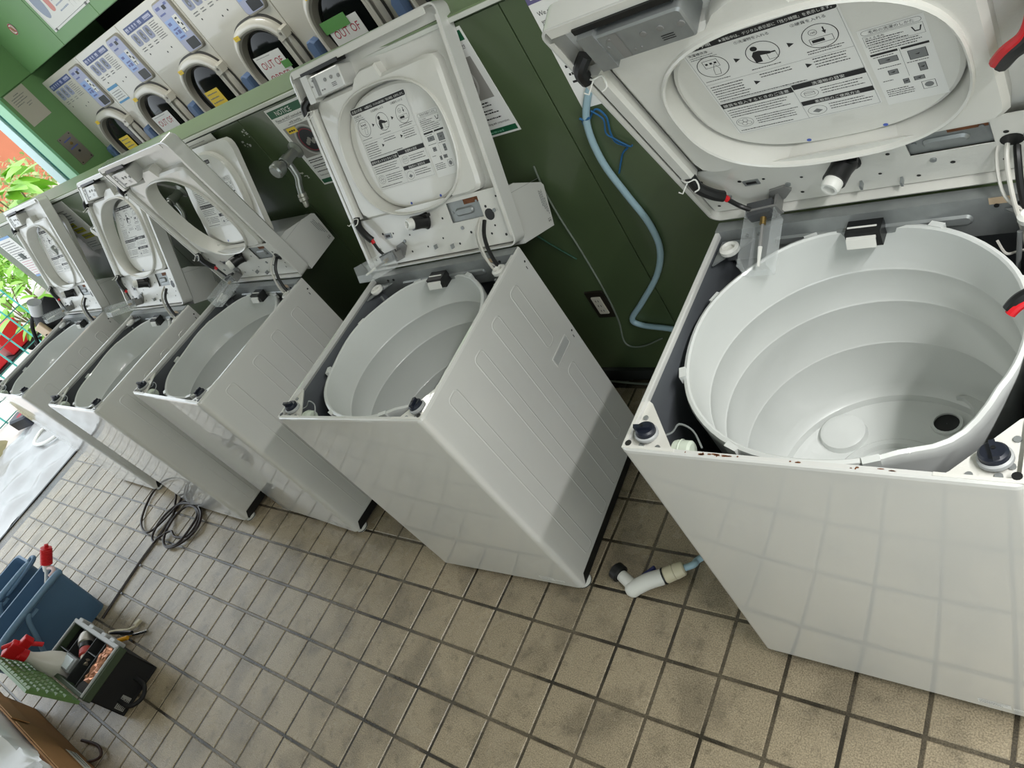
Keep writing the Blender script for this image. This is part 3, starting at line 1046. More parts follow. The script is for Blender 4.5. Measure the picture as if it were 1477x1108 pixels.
def make_washer(i, cx, cy, yaw, tilt, shift, opening, dz, label):
    root = empty('top_loading_washer', (cx, cy, 0), R_(yaw), label, 'washer', 'top-loading washers along the partition')
    z = (0, 0, dz)
    cpart('cabinet', 'cab', cabinet_shape, [ENAMEL, GREY_IN], root, loc=z)
    for sx in (1, -1):
        for y, h, z0 in ((-.18, .740, .070), (-.045, .732, .068), (.065, .742, .064), (.18, .222, .580), (.188, .345, .135)):
            cpart('side_rib', 'rib%d' % int(h * 1000), rib_shape(h), ENAMEL, root, loc=(sx * (HW + .0), y, z0 + dz), rot=(0, 0, 0 if sx > 0 else math.pi))
        cpart('side_grip', 'grip', grip_shape, [ENAMEL, mat('shaded_plastic', (176, 178, 176), .5)], root, loc=(sx * HW, .196, .535 + dz), rot=(0, 0, 0 if sx > 0 else math.pi))

    def holes(mb):
        for y, zz in ((.276, .808), (.276, .533)):
            for s in (1, -1):
                mb.flat(circ(s * y if s > 0 else y, zz, .0035, 10), (s * (HW + .0004), 0, 0), (0, 1, 0), (0, 0, 1))
                mb.rect(y - .008, y - .005, zz - .022, zz - .012, (s * (HW + .0004), 0, 0), (0, 1, 0), (0, 0, 1))
    cpart('screw_holes', 'holes', holes, INK, root, loc=z)

    def sticker(mb):
        o, ux, uy = (0, -HD - .0004, 0), (1, 0, 0), (0, 0, 1)
        mb.rect(.150, .205, .048, .068, o, ux, uy, 0)
        mb.rect(.208, .24, .05, .060, o, ux, uy, 0)
        for k in range(3):
            mb.dashes(.153, .2, .051 + .0055 * k, .002, (0, -HD - .0006, 0), ux, uy, 1, k)
        mb.dashes(.210, .238, .053, .002, (0, -HD - .0006, 0), ux, uy, 1, 8)
    if i == 0:
        def rust(mb):
            rnd = random.Random(2)
            for k in range(26):
                x = rnd.choice((-.15, -.12, -.10, .02, .10, .14)) + rnd.gauss(0, .018)
                a, b = rnd.uniform(.001, .006), rnd.uniform(.0006, .0016)
                mb.flat(circ(x, -HD + .0065 + rnd.uniform(-.002, .002), a, 7, b), (0, 0, .8504), (1, 0, 0), (0, 1, 0))
        cpart('rust_marks', 'rust', rust, RUST, root, loc=z, kind='stuff', label='brown rust specks on the front rim')
    cpart('sticker', 'stick', sticker, [LABEL, INKG], root, loc=z, label='small grey printed sticker')

    def backp(mb):
        mb.box(-HW + .004, HW - .004, HD - .004, HD, .034, .80, 0)
    cpart('back_panel', 'backp', backp, [GREY_IN], root, loc=z)
    cpart('back_rail', 'rail', back_rail, [GALV, BLACK, TANPL], root, loc=z)

    def base(mb):
        mb.box(-HW + .006, HW - .006, -HD + .020, HD - .006, .014, .066)
    cpart('base', 'base', base, BLACK, root, loc=z, bevel=.004)
    for sx in (-1, 1):
        for sy in (-1, 1):
            cpart('foot', 'foot', foot_shape, [WPLAST, BLACK], root, loc=(sx * (HW - .022), sy * (HD - .034), 0), scale=(1, 1, 1 + dz / .034))
    cpart('tub', 'tub', tub_shape, TUB, root, loc=z)
    cpart('tub_channel', 'tubf', tub_fittings, [TUB, BLACK], root, loc=z)
    cpart('tub_boss', 'tubb', tub_boss, [TUB, BLACK], root, loc=z)
    cpart('drain_hole', 'tubd', tub_drain, [TUB, BLACK], root, loc=z)
    cpart('air_trap', 'tubt', tub_trap, [TUB, BLACK], root, loc=z)
    cpart('corner_bracket', 'brk', bracket_shape, [WHITE_IN, GALV, BLACK], root, loc=z)
    cpart('corner_bracket', 'brk', bracket_shape, [WHITE_IN, GALV, BLACK], root, loc=z, scale=(-1, 1, 1))
    cpart('suspension_knob', 'knob', knob_shape, [NAVY, mat('pale_grey_plastic', (170, 172, 172), .45), BLACK], root, loc=(-HW + .038, -HD + .040, .840 + dz))
    cpart('suspension_knob', 'knob', knob_shape, [NAVY, WPLAST, BLACK], root, loc=(HW - .040, -HD + .042, .840 + dz), rot=(0, 0, R_(95)))
    for sx in (-1, 1):
        def cap(mb):
            mb.prism([(-.03, -.035), (.04, .035), (-.03, .035)], 'z', .818, .822, 1)
            mb.lathe([(.016, .822), (.020, .826), (.020, .834), (.014, .838), (.010, .834), (.010, .828), (.0005, .828)], 20, 0)
        cpart('rod_cap', 'cap', cap, [WPLAST, GALV], root, loc=(sx * (HW - .042), HD - .07, .006 + dz), scale=(1 if sx < 0 else -1, 1, 1))

        def rod(mb):
            mb.tube([(-.235, .205, .82), (-.195, .165, .42)], .004, 8)
        cpart('suspension_rod', 'rod', rod, GALV, root, loc=z, scale=(1 if sx < 0 else -1, 1, 1))

    def foam(mb):
        mb.box(-.030, .030, HD - .068, HD - .032, .805, .838, 0)
        mb.prism([(HD - .080, .812), (HD - .074, .828), (HD - .050, .8395), (HD - .050, .837), (HD - .072, .825), (HD - .077, .812)], 'x', -.028, .022, 1)
    cpart('foam_stop', 'foam', foam, [BLACK, WPLAST], root, loc=z)
    cpart('front_wire', 'fwire', front_wire, [GALV, PALEGREEN], root, loc=z)
    cpart('wiring', 'wires', wires_shape, [BLACK, mat('pale_sleeve', (196, 194, 186), .4)], root, loc=z)

    # cover
    top = cpart('top_cover', 'cover', cover_shape, [ENAMEL, WHITE_IN], root, loc=(shift, .285, .858 + dz), rot=(-R_(tilt), 0, 0))
    cpart('liner', 'liner', liner_shape, WHITE_IN, top)
    cpart('hinge_plate', 'hplate', hinge_plate, [WHITE_IN, GALV, BLACK, RUST], top)
    cpart('lock_box', 'lock', lock_shape, [GALV if i == 0 else mat('pale_lock_plate', (206, 206, 202), .35, .25), GREY, BLACK], top) if i == 0 else \
        cpart('lock_box', 'lock2', lock_shape, [mat('pale_lock_plate', (206, 206, 202), .35, .25), GREY, BLACK], top)
    cpart('cable_duct', 'duct', strip_shape, WHITE_IN, top)
    for tz in (.495, .17):
        cpart('tie_string', 'ties', ties, WPLAST, top, loc=(0, 0, tz))
    cpart('cable_sleeve', 'cable0', cable_top, BLACK, top)
    cpart('cable', 'cable', cable_shape, [BLACK, RED], top)
    cpart('lever_switch', 'switch', switch_shape, [GREY, BLACK, mat('brass', (140, 118, 70), .4, .8), GREY, WPLAST, mat('dark_switch', (72, 74, 76), .5)], top)
    cpart('lever_guard', 'guard', guard_shape, CLEAR, top, label='clear plastic guard')
    cpart('latch', 'latch', latch_shape, [BLACK, WPLAST], top)
    cpart('console', 'console', console_shape, [ENAMEL, INKG, INK], top, bevel=0)
    cpart('inner_lid', 'ilid', inner_lid, [WHITE_IN, mat('blue_dot', (60, 90, 180), .5), WPLAST], top, loc=(0, .052, .145), rot=(-R_(opening), 0, 0))
    cpart('instruction_label', 'instr', instructions, [INK, LABEL, INKG, INK], top, loc=(0, .052, .145), rot=(-R_(opening), 0, 0), label='printed instruction label in black and white')
    return root


for i, a in enumerate(WASH):
    make_washer(i, *a)


# ------------------------------------------------------------------ front-loading machines behind the partition
def at(u, v, ax, val):
    """the point of the plane axis = val that the photograph shows at (u, v)"""
    d = CF + CX * ((u - 738.5) / F_PX) - CU * ((v - 554) / F_PX)
    return CAM + d * ((val - CAM[ax]) / d[ax])


MW = 0.588
DX, DZ = 0.365, 1.255     # door centre


def m_body(mb):
    mb.box(.002, MW - .002, 0, .58, .08, 1.766, 0)
    mb.box(.012, MW - .012, .02, .56, 0, .08, 1)


def m_panel(mb):
    o = lambda d: (0, -d, 0)
    ux, uy = (1, 0, 0), (0, 0, 1)
    mb.rect(.045, .362, 1.694, 1.729, o(.0006), ux, uy, 0)
    for k, (a, b) in enumerate(((.055, .085), (.10, .118), (.135, .15), (.165, .18), (.205, .235), (.27, .345))):
        mb.rect(a, b, 1.703, 1.721, o(.0009), ux, uy, 1)
        mb.dashes(a, b, 1.706, .004, o(.0011), ux, uy, 0, k)
    for k in range(3):
        x = .055 + .072 * k
        mb.flat(rr(x, x + .060, 1.622, 1.686, .012), o(.0006), ux, uy, 2)
        mb.flat(circ(x + .03, 1.656, .014, 14, .022), o(.0009), ux, uy, 3)
        mb.flat(circ(x + .034, 1.650, .007, 10), o(.0011), ux, uy, 2)
        for j in range(2):
            mb.dashes(x + .004, x + .05, 1.604 - .012 * j, .005, o(.0006), ux, uy, 3, k + j)
    for j in range(9):
        mb.dashes(.275, .355, 1.680 - .0105 * j, .004, o(.0006), ux, uy, 3, j + 30)
    for x, z in ((.30, 1.545), (.24, 1.536), (.09, 1.57)):
        mb.flat(circ(x, z, .005, 8), o(.0008), ux, uy, 4)


def m_display(mb):
    fr = rr(.405, .572, 1.470, 1.738, .03, 5)
    mb.prism(fr, 'y', 0, -.012, 0, inset=.006)
    o = lambda d: (0, -.012 - d, 0)
    ux, uy = (1, 0, 0), (0, 0, 1)
    mb.flat(rr(.414, .560, 1.482, 1.730, .022, 4), o(.0004), ux, uy, 1)
    mb.rect(.420, .500, 1.545, 1.648, o(.0008), ux, uy, 2)
    mb.rect(.506, .548, 1.565, 1.652, o(.0008), ux, uy, 3)
    mb.flat(rr(.462, .553, 1.486, 1.536, .006, 3), o(.0008), ux, uy, 4)
    for x, z, a, b in ((.515, 1.636, .02, .008), (.512, 1.615, .014, .012), (.532, 1.602, .012, .014), (.508, 1.583, .03, .004), (.522, 1.574, .005, .02)):
        mb.rect(x, x + a, z - b / 2, z + b / 2, o(.0011), ux, uy, 4)
    for k, (x, z, a, b) in enumerate(((.430, 1.70, .04, .014), (.49, 1.69, .03, .02), (.43, 1.672, .055, .008), (.52, 1.705, .025, .012))):
        mb.rect(x, x + a, z, z + b, o(.0011), ux, uy, 5 if k != 1 else 4)
    for k, (x, z, a, b) in enumerate(((.432, 1.62, .03, .014), (.44, 1.595, .05, .007), (.434, 1.575, .02, .012), (.462, 1.572, .026, .018), (.44, 1.552, .05, .008))):
        mb.rect(x, x + a, z, z + b, o(.0011), ux, uy, 5)


def m_doorring(mb):
    R2 = lambda r, d, e=2.5: [(p, -d, q) for p, q in sup(r, r, DX, DZ, 56, e)]
    mb.band([R2(.226, .0), R2(.226, .004), R2(.217, .006)], 1)
    mb.band([R2(.216, .0), R2(.216, .022), R2(.209, .032), R2(.199, .037), R2(.188, .040), R2(.180, .038)], 0)
    mb.band([R2(.180, .038, 2.4), R2(.172, .034, 2.3), R2(.160, .006, 2.2)], 2)


def m_glass(mb):
    ax = (0, -1, 0)
    mb.lathe([(.166, .006), (.160, .016), (.152, .010)], 40, 1, (DX, 0, DZ), ax)
    mb.lathe([(.152, .010), (.12, .017), (.06, .021), (.0005, .022)], 40, 0, (DX, 0, DZ), ax)


def m_hinge(mb):
    mb.cyl((.560, -.030, .93), .011, .45, (0, 0, 1), 14, 0)
    mb.prism([(.520, 1.345), (.548, 1.375), (.566, 1.385), (.582, 1.375), (.582, 1.335), (.530, 1.325)], 'y', 0, -.042, 1, inset=.004)
    mb.cyl((.562, -.042, 1.362), .007, .004, (0, -1, 0), 12, 0)
    mb.box(.520, .545, -.036, 0, .95, 1.34, 1)


def m_handle(mb):
    mb.prism([(.06, 1.19), (.12, 1.19), (.125, 1.265), (.105, 1.283), (.075, 1.280), (.06, 1.26)], 'y', -.004, -.042, 0, inset=.008)


machines = []
mlab = ['cream front-loading machine at the far left with a yellow note on its door glass', 'cream front-loading machine with a blue-edged card beside its coin panel',
        'cream front-loading machine with a yellow note, third from the left wall', 'cream front-loading machine whose door sign is held with two green tape strips',
        'cream front-loading machine with one green tape strip over its door sign', 'cream front-loading machine at the right end, mostly hidden by an open washer cover']
for k in range(6):
    r = empty('front_loading_machine', (-3.603 + (MW + .0005) * k, YB, 0), 0, mlab[k], 'washing machine', 'front-loading machines behind the partition')
    machines.append(r)
    cpart('body', 'mbody', m_body, [CREAM, BLACK], r, bevel=.004)
    cpart('printed_panel', 'mpanel', m_panel, [BANNER, LILAC, mat('grey_lilac', (150, 156, 182), .5), INKG, INK], r)
    cpart('control_panel', 'mdisp', m_display, [CREAMD, LILAC, LCD, PAPER, BLACK, mat('violet_ink', (104, 112, 168), .5)], r)
    cpart('door_ring', 'mring', m_doorring, [CREAM, mat('dark_seam', (60, 58, 54), .6), CREAMD], r)
    cpart('door_glass', 'mglass', m_glass, [GLASSD, BLACK], r)
    cpart('hinge_post', 'mhinge', m_hinge, [STEEL, CREAM], r)
    cpart('door_handle', 'mhand', m_handle, HANDLEB, r, label='slate blue handle')

    def ysticker(mb):
        mb.rect(.245, .290, 1.420, 1.442, (0, -.0415, 0), (1, 0, 0), (0, 0, 1), 0)
        mb.dashes(.25, .286, 1.430, .003, (0, -.0418, 0), (1, 0, 0), (0, 0, 1), 1, 1)
    cpart('sticker', 'ysticker', ysticker, [YELLOW, YELLOWP], r, label='small yellow sticker')
UX, UZ = Vector((1, 0, 0)), Vector((0, 0, 1))


def glass_note(name, x, z0, w_, h_, mats_, fn, label, cat, tilt=0, group=None):
    """sheet of paper on a door glass, facing the room"""
    mb = MB()
    mb.box(0, w_, 0, .0012, 0, h_, 0)
    fn(mb, (0, -.0004, 0), w_, h_)
    return mb.build(name, mats_, loc=(x, YB - .0265, z0), rot=(0, R_(tilt), 0), label=label, cat=cat, group=group)


def yl(mb, o, w_, h_):
    for k in range(6):
        mb.dashes(.012, w_ - .012, h_ - .022 - .024 * k, .007, o, UX, UZ, 1, k)


glass_note('paper_note', -3.318, 1.112, .135, .178, [YELLOW, INKG], yl, 'yellow paper note on the leftmost machine\'s door glass', 'note', 0, 'notes taped on machine doors')
glass_note('paper_note', -2.146, 1.112, .135, .178, [YELLOW, INKG], yl, 'yellow paper note on the third machine\'s door glass, red item behind it', 'note', 0, 'notes taped on machine doors')


def ooo(mb, o, w_, h_):
    mb.text('OUT OF', w_ / 2, h_ - .068, .052, o, UX, UZ, 1, align='c', width=w_ * .8)
    mb.text('ORDER', w_ / 2, h_ - .136, .052, o, UX, UZ, 1, align='c', width=w_ * .78)
    mb.dashes(.02, w_ - .03, h_ - .16, .004, o, UX, UZ, 2, 3)
    mb.dashes(.02, w_ - .05, h_ - .012, .003, o, UX, UZ, 2, 4)


g1 = glass_note('out_of_order_sign', -2.785, 1.10, .208, .205, [PAPER, REDINK, INKG], ooo, 'OUT OF ORDER sign on the second machine from the left wall', 'sign', 0, 'out of order signs')
g2 = glass_note('out_of_order_sign', -1.600, 1.11, .215, .212, [PAPER, REDINK, INKG], ooo, 'OUT OF ORDER sign with green tape on both sides', 'sign', 2, 'out of order signs')
g3 = glass_note('out_of_order_sign', -1.018, 1.09, .212, .207, [PAPER, REDINK, INKG], ooo, 'OUT OF ORDER sign with green tape along its top', 'sign', 0, 'out of order signs')
for g, rects in ((g2, ((-.02, .035, .06, .095), (.17, .23, .12, .155))), (g3, ((-.02, .15, .175, .228),))):
    for x0, x1, z0, z1 in rects:
        MB().box(x0, x1, -.0022, -.0006, z0, z1).build('tape', GREENT, g, label='green tape strip')


def inside(mb, items):
    for c, a, b, d in items:
        mb.obox(c, a, b, d)


# things seen through / on the glass of two machines
def cardfn(mb):
    mb.box(0, .138, 0, .001, 0, .102, 0)
    mb.rect(0, .138, .085, .102, (0, -.0003, 0), UX, UZ, 1)
    mb.rect(0, .138, .0, .012, (0, -.0003, 0), UX, UZ, 1)
    for k in range(4):
        mb.dashes(.012, .125, .066 - .014 * k, .004, (0, -.0003, 0), UX, UZ, 2, k)


m_ = MB()
cardfn(m_)
m_.build('price_card', [PAPER, mat('sky_blue_ink', (82, 150, 196), .5), INKG], loc=(-2.994, YB - .002, 1.447), label='white card with blue edges stuck on the second machine', cat='card')
# header poster, emblem, notice and coin panel
mb = MB()
mb.box(0, .52, 0, .0015, 0, .36, 0)
o = (0, -.0004, 0)
mb.ring2([(.01, .01), (.51, .01), (.51, .35), (.01, .35)], [(.012, .012), (.508, .012), (.508, .348), (.012, .348)], o, UX, UZ, 3)
mb.flat(circ(.08, .15, .05, 20, .09), o, UX, UZ, 2)
mb.flat(rr(.15, .20, .07, .25, .02), o, UX, UZ, 1)
for k in range(9):
    mb.dashes(.22, .34, .05 + .03 * k, .009, o, UX, UZ, 2, k)
for k in range(4):
    mb.rect(.36 + .04 * k, .361 + .04 * k, .03, .33, o, UX, UZ, 3)
    mb.rect(.36, .50, .06 + .07 * k, .061 + .07 * k, o, UX, UZ, 3)
for x in (.03, .47):
    mb.box(x, x + .016, -.004, 0, .0, .014, 3)
mb.build('wall_chart', [PAPER, mat('pale_red_ink', (222, 150, 142), .6), mat('blue_grey_ink', (160, 170, 190), .6), INKG], loc=(-2.945, YB - .0085, 1.905), label='white chart with drawings above the row of machines', cat='poster')
mb = MB()
mb.lathe([(.034, 0), (.034, .0012)], 24, 0, (0, 0, 0), (0, -1, 0), cap1=True)
mb.ring2(circ(0, 0, .033, 24), circ(0, 0, .026, 24), (0, -.0016, 0), UX, UZ, 1)
mb.flat(circ(0, 0, .02, 16), (0, -.0015, 0), UX, UZ, 2)
mb.obox((0, -.0018, 0), (.021, 0, -.021), (0, .0002, 0), (.003, 0, .003), 1)
mb.build('round_sticker', [PAPER, mat('dark_red_ink', (168, 60, 60), .5), mat('tan_ink', (170, 150, 120), .5)], loc=(-3.318, YB - .0085, 2.05), label='round red-ringed sticker on the green panel', cat='sticker')
mb = MB()
UYn, o = Vector((0, 1, 0)), (.0016, 0, 0)
mb.box(0, .0012, 0, .150, 0, .214, 0)
for k, (a, b) in enumerate(((.05, .10), (.02, .13), (.02, .12), (.02, .13), (.02, .08), (.08, .12), (.08, .11))):
    mb.dashes(a, b, .185 - .014 * k, .005, o, UYn, UZ, 1, k)
mb.build('notice_sheet', [PAPERB, INKG], loc=(XL + .001, 1.606, 1.617), label='beige printed notice on the green side wall', cat='notice')
mb = MB()
mb.prism(rr(0, .100, 0, .198, .004), 'x', 0, .004, 0)
for y, z in ((.012, .186), (.088, .186), (.012, .012), (.088, .012)):
    mb.cyl((.004, y, z), .004, .001, (1, 0, 0), 10, 1)
mb.lathe([(.010, 0), (.010, .004), (.006, .005), (.0005, .005)], 14, 2, (.004, .052, .135), (1, 0, 0))
mb.rect(.02, .078, .158, .166, (.0046, 0, 0), UYn, UZ, 3)
mb.rect(.02, .08, .105, .113, (.0046, 0, 0), UYn, UZ, 3)
mb.lathe([(.008, 0), (.008, .003), (.0005, .003)], 12, 1, (.004, .055, .075), (1, 0, 0))
mb.build('coin_plate', [STEEL, BLACK, mat('brass', (140, 118, 70), .4, .8), mat('violet_blue_ink', (90, 100, 170), .5)], loc=(XL + .0005, 1.645, 1.289), label='stainless plate with a lock on the green side wall', cat='plate')


# ------------------------------------------------------------------ things on the partition
def poster(name, x, z0, w_, h_, fn, mats_, label, cat='poster', group=None, rot=0):
    mb = MB()
    mb.box(0, w_, 0, .0012, 0, h_, 0)
    fn(mb, (0, -.0004, 0), (0, -.0007, 0), (0, -.001, 0), w_, h_)
    return mb.build(name, mats_, loc=(x, YW - .0014, z0), rot=(0, R_(rot), 0), label=label, cat=cat, group=group)


def notice(mb, o, o2, o3, w_, h_):
    mb.rect(.006, w_ - .006, h_ - .034, h_ - .008, o, UX, UZ, 1)
    mb.text('NOTICE', w_ / 2 - .02, h_ - .030, .024, o2, UX, UZ, 0, align='c')
    mb.text('Please do NOT overload washers', w_ / 2, h_ - .050, .0125, o, UX, UZ, 2, align='c', width=w_ * .84)
    mb.rect(.018, w_ - .018, h_ - .0535, h_ - .0525, o, UX, UZ, 2)
    mb.text('with laundry', w_ / 2, h_ - .066, .0125, o, UX, UZ, 2, align='c')
    mb.rect(.06, w_ - .06, h_ - .0695, h_ - .0685, o, UX, UZ, 2)
    # photo of a drum with a red ring and a yellow tag
    mb.rect(.02, w_ - .02, h_ - .192, h_ - .075, o, UX, UZ, 3)
    for r, mi in ((.062, 4), (.056, 3), (.052, 5), (.045, 6), (.042, 7)):
        mb.flat(circ(w_ / 2, h_ - .135, r, 36, r * .92), (0, -.0007 - .0002 * (70 - r * 1000) / 10, 0), UX, UZ, mi)
    for k in range(5):
        mb.flat(circ(w_ / 2 - .02 + .01 * k, h_ - .145 + .006 * (k % 3), .008, 10), (0, -.0017, 0), UX, UZ, 3)
    mb.rect(.035, .085, h_ - .098, h_ - .078, (0, -.0019, 0), UX, UZ, 8)
    mb.dashes(.04, .08, h_ - .092, .006, (0, -.0021, 0), UX, UZ, 2, 1)
    for k, z in enumerate((.204, .212, .226, .234, .250)):
        mb.dashes(.018, w_ - .03, h_ - z, .0042, o, UX, UZ, 2, k)
    mb.text('Thank you for your understanding and cooperation.', w_ / 2, h_ - .266, .009, o, UX, UZ, 2, align='c', width=w_ * .84)
    mb.rect(.006, w_ - .006, .006, .022, o, UX, UZ, 1)
    mb.dashes(.07, w_ - .05, .010, .006, o2, UX, UZ, 9, 5)


NM = [PAPER, GREENP, INK, mat('photo_grey', (150, 148, 142), .6), mat('photo_pale', (190, 190, 186), .6), mat('photo_dark', (70, 72, 72), .6), mat('photo_red', (150, 26, 50), .6), mat('photo_black', (38, 40, 42), .6), YELLOW, mat('pale_green_ink', (110, 170, 140), .6)]
poster('notice_poster', -.479, 1.046, .211, .300, notice, NM, 'green-headed NOTICE poster right beside the bare tap', group='overload notices')
poster('notice_poster', .210, 1.043, .211, .300, notice, NM, 'green-headed NOTICE poster half covered by the tilted-back washer cover', group='overload notices')


def ask(mb, o, o2, o3, w_, h_):
    mb.rect(0, w_, h_ - .028, h_, o, UX, UZ, 1)
    mb.dashes(.012, .15, h_ - .020, .010, o2, UX, UZ, 0, 2)
    mb.text('We ask that...', .012, h_ - .058, .015, o, UX, UZ, 2)
    mb.text('you remove your laundry', .012, h_ - .077, .0165, o, UX, UZ, 2, width=.135)
    mb.text('from the washer or drier', .012, h_ - .096, .0165, o, UX, UZ, 2, width=.138)
    mb.prism(circ(.175, h_ - .05, .014, 14), 'y', 0, -.001, 3)
    mb.rect(.16, .20, h_ - .04, h_ - .032, o2, UX, UZ, 3)
    for k in range(6):
        mb.dashes(.012, w_ - .02, h_ - .13 - .02 * k, .007, o, UX, UZ, 2, k)


poster('laundry_sign', .626, 1.05, .212, .300, ask, [PAPER, mat('dusty_purple', (104, 98, 140), .6), INK, mat('bright_blue_ink', (44, 110, 190), .5)], 'white sign asking to remove laundry, beside the nearest cover', 'sign')


def yellowed(mb, o, o2, o3, w_, h_):
    for k in range(5):
        mb.dashes(.03, w_ - .05, h_ - .05 - .016 * k, .005, o, UX, UZ, 2, k)
    for a, b, c in ((.04, .12, .150), (.04, .17, .115), (.06, .20, .075)):
        mb.rect(a, b, c, c + .028, o, UX, UZ, 1)
        mb.dashes(a + .005, b - .005, c + .010, .008, o2, UX, UZ, 2, int(c * 100))
    for k in range(3):
        mb.dashes(.03, w_ - .08, .05 - .014 * k, .004, o, UX, UZ, 2, k + 9)


poster('highlighted_sheet', -2.654, 1.049, .25, .298, yellowed, [PAPER, mat('highlighter_yellow', (196, 190, 30), .6), INKG], 'white sheet with yellow highlighted lines behind the farthest cover')


def blueedge(mb, o, o2, o3, w_, h_):
    mb.rect(0, w_, h_ - .016, h_, o, UX, UZ, 1)
    mb.rect(0, w_, 0, .016, o, UX, UZ, 1)
    for k in range(16):
        mb.dashes(.02, w_ - .02, h_ - .04 - .017 * k, .006, o, UX, UZ, 2 if k < 9 else 3, k)
    mb.box(.12, .19, -.004, 0, .14, .18, 4)


poster('blue_edged_sheet', -3.80, .985, .30, .31, blueedge, [PAPER, mat('pale_blue_ink', (128, 170, 216), .6), INKG, mat('pale_rose_ink', (214, 160, 170), .6), mat('dark_green_clip', (40, 60, 52), .5)], 'white sheet with pale blue edges near the doorway end of the partition')
mb = MB()
mb.box(0, .24, -.003, 0, 0, .055, 0)
mb.prism([(-.004, 0), (.0, .0), (.0, .004), (-.018, .010)], 'x', .0, .24, 1)
for k in range(3):
    mb.dashes(.03, .2, .016 + .012 * k, .003, (0, -.0034, 0), UX, UZ, 2, k)
mb.build('plastic_sleeve', [mat('frosted_sleeve', (206, 208, 202), .3), PAPER, INKG], loc=(-1.042, YW - .017, 1.302), label='pale plastic sleeve taped under the ledge trim', cat='sleeve')
for x, z in ((-.66, 1.300), (-.545, 1.095), (-.70, 1.27), (-2.44, 1.30), (-3.62, 1.31)):
    mb = MB()
    rnd = random.Random(int(x * 100))
    for k in range(7):
        a, b = rnd.uniform(-.014, .014), rnd.uniform(-.014, .014)
        mb.rect(a, a + rnd.uniform(.003, .014), b, b + rnd.uniform(.002, .008), (0, -.0002 * k, 0), UX, UZ)
    mb.build('tape_residue', TRIMW, wall_back, loc=(x, YW - .0006, z))


# taps
def tap_shape(mb):
    n = (0, -1, 0)
    mb.lathe([(.030, 0), (.030, .006), (.020, .012), (.017, .014), (.017, .050), (.020, .052), (.020, .072), (.016, .075)], 20, 0, (0, 0, 0), n)
    mb.lathe([(.013, .075), (.013, .086), (.022, .088), (.026, .096), (.026, .118), (.021, .124), (.0005, .125)], 14, 0, (0, 0, 0), n, smooth=False)
    mb.tube(smooth_path([(0, -.060, -.008), (.004, -.064, -.035), (.004, -.070, -.062), (0, -.085, -.085), (-.004, -.098, -.112)], 5), .0115, 12, 0)


def tap_end(mb):
    ax = Vector((-.02, -.18, -.5)).normalized()
    mb.lathe([(.015, 0), (.016, .010), (.014, .012), (.016, .014), (.016, .024), (.010, .028), (.010, .042), (.007, .048), (.0005, .048)], 14, 0, (-.004, -.096, -.108), ax)


for k, (x, z, lab) in enumerate(((-.475, 1.195, 'grey metal wall tap left of the NOTICE poster'), (-1.33, 1.195, 'grey metal wall tap seen through an oval lid opening'), (-2.08, 1.195, 'grey wall tap mostly hidden behind the cover second from the doorway'), (-2.74, 1.165, 'dark wall tap beside the highlighted sheet'))):
    r = empty('wall_tap', (x, YW, z), 0, lab, 'tap', 'wall taps behind the washers')
    mt = mat('dull_chrome', (160, 164, 160), .32, .75)
    cpart('tap_body', 'tap', tap_shape, mt, r)
    cpart('hose_nipple', 'tapend', tap_end, mat('pale_nickel', (170, 170, 160), .35, .7), r)

# socket, hoses and cords on the wall
r = empty('wall_socket', (.328, YW, .380), 0, 'dark framed wall socket low on the green partition', 'socket')
MB().prism(rr(-.036, .036, -.060, .060, .004), 'y', 0, -.006, 0, inset=.002).build('frame', mat('dark_bronze', (52, 48, 40), .4, .5), r)
MB().prism(rr(-.018, .018, -.038, .038, .003), 'y', -.006, -.010, 0, inset=.001).build('insert', mat('ivory', (200, 196, 180), .5), r)
mb = MB()
for z in (-.022, 0, .022):
    for x in (-.006, .004):
        mb.box(x, x + .002, -.0106, -.0098, z - .004, z + .004)
mb.build('slots', BLACK, r)


def wallpath(pts, y=YW - .012, k=6):
    return smooth_path([at(u, v, 1, y + (p[0] if p else 0)) for u, v, *p in pts], k)


hz = wallpath([(905, 40), (862, 100), (847, 145), (848, 185), (870, 235), (905, 282), (936, 322), (952, 360), (947, 398), (925, 438), (912, 460), (926, 469), (965, 474), (1020, 482)])
MB().tube(hz, .0095, 12).build('water_hose', HOSE, label='pale blue hose hanging down the green wall left of the nearest cover', cat='hose')
mb = MB()
mb.tube(wallpath([(840, 175), (846, 182), (858, 158), (874, 168), (880, 190), (888, 205), (905, 212), (898, 222), (893, 250)], YW - .006, 5), .0026, 6)
mb.tube(wallpath([(852, 160), (870, 172), (874, 192), (886, 200), (908, 211), (912, 209)], YW - .010, 5), .0022, 6)
mb.tube([p + Vector((0, -.0145, 0)) for p in wallpath([(839, 166), (846, 168), (853, 165)], YW - .004, 3)], .003, 6)
mb.build('blue_string', STRING, kind='stuff')['label'] = 'knotted blue string tied round the pale hose'
bs = [o for o in bpy.data.objects if o.name == 'blue_string'][0]
bs['category'] = 'string'
MB().tube(wallpath([(770, 240), (785, 275), (808, 315), (838, 362), (872, 420), (892, 462), (902, 495), (925, 500), (955, 488)], YW - .004, 6), .003, 6).build('thin_cord', mat('grey_green_cord', (120, 130, 118), .5), label='thin pale cord hanging past the wall socket', cat='cord')
MB().tube(wallpath([(760, 330), (790, 350), (832, 374)], YW - .004, 6), .003, 6).build('green_wire', mat('dark_green_wire', (22, 70, 50), .5), label='short dark green wire end beside the console box', cat='wire')
MB().tube(smooth_path([(.10, .90, .05), (.25, .91, .012), (.42, .905, .010), (.55, .90, .03), (.62, .9, .05)], 6), .004, 6).build('floor_cord', mat('grey_green_cord', (120, 130, 118), .5), label='thin cord lying along the foot of the partition', cat='cord')

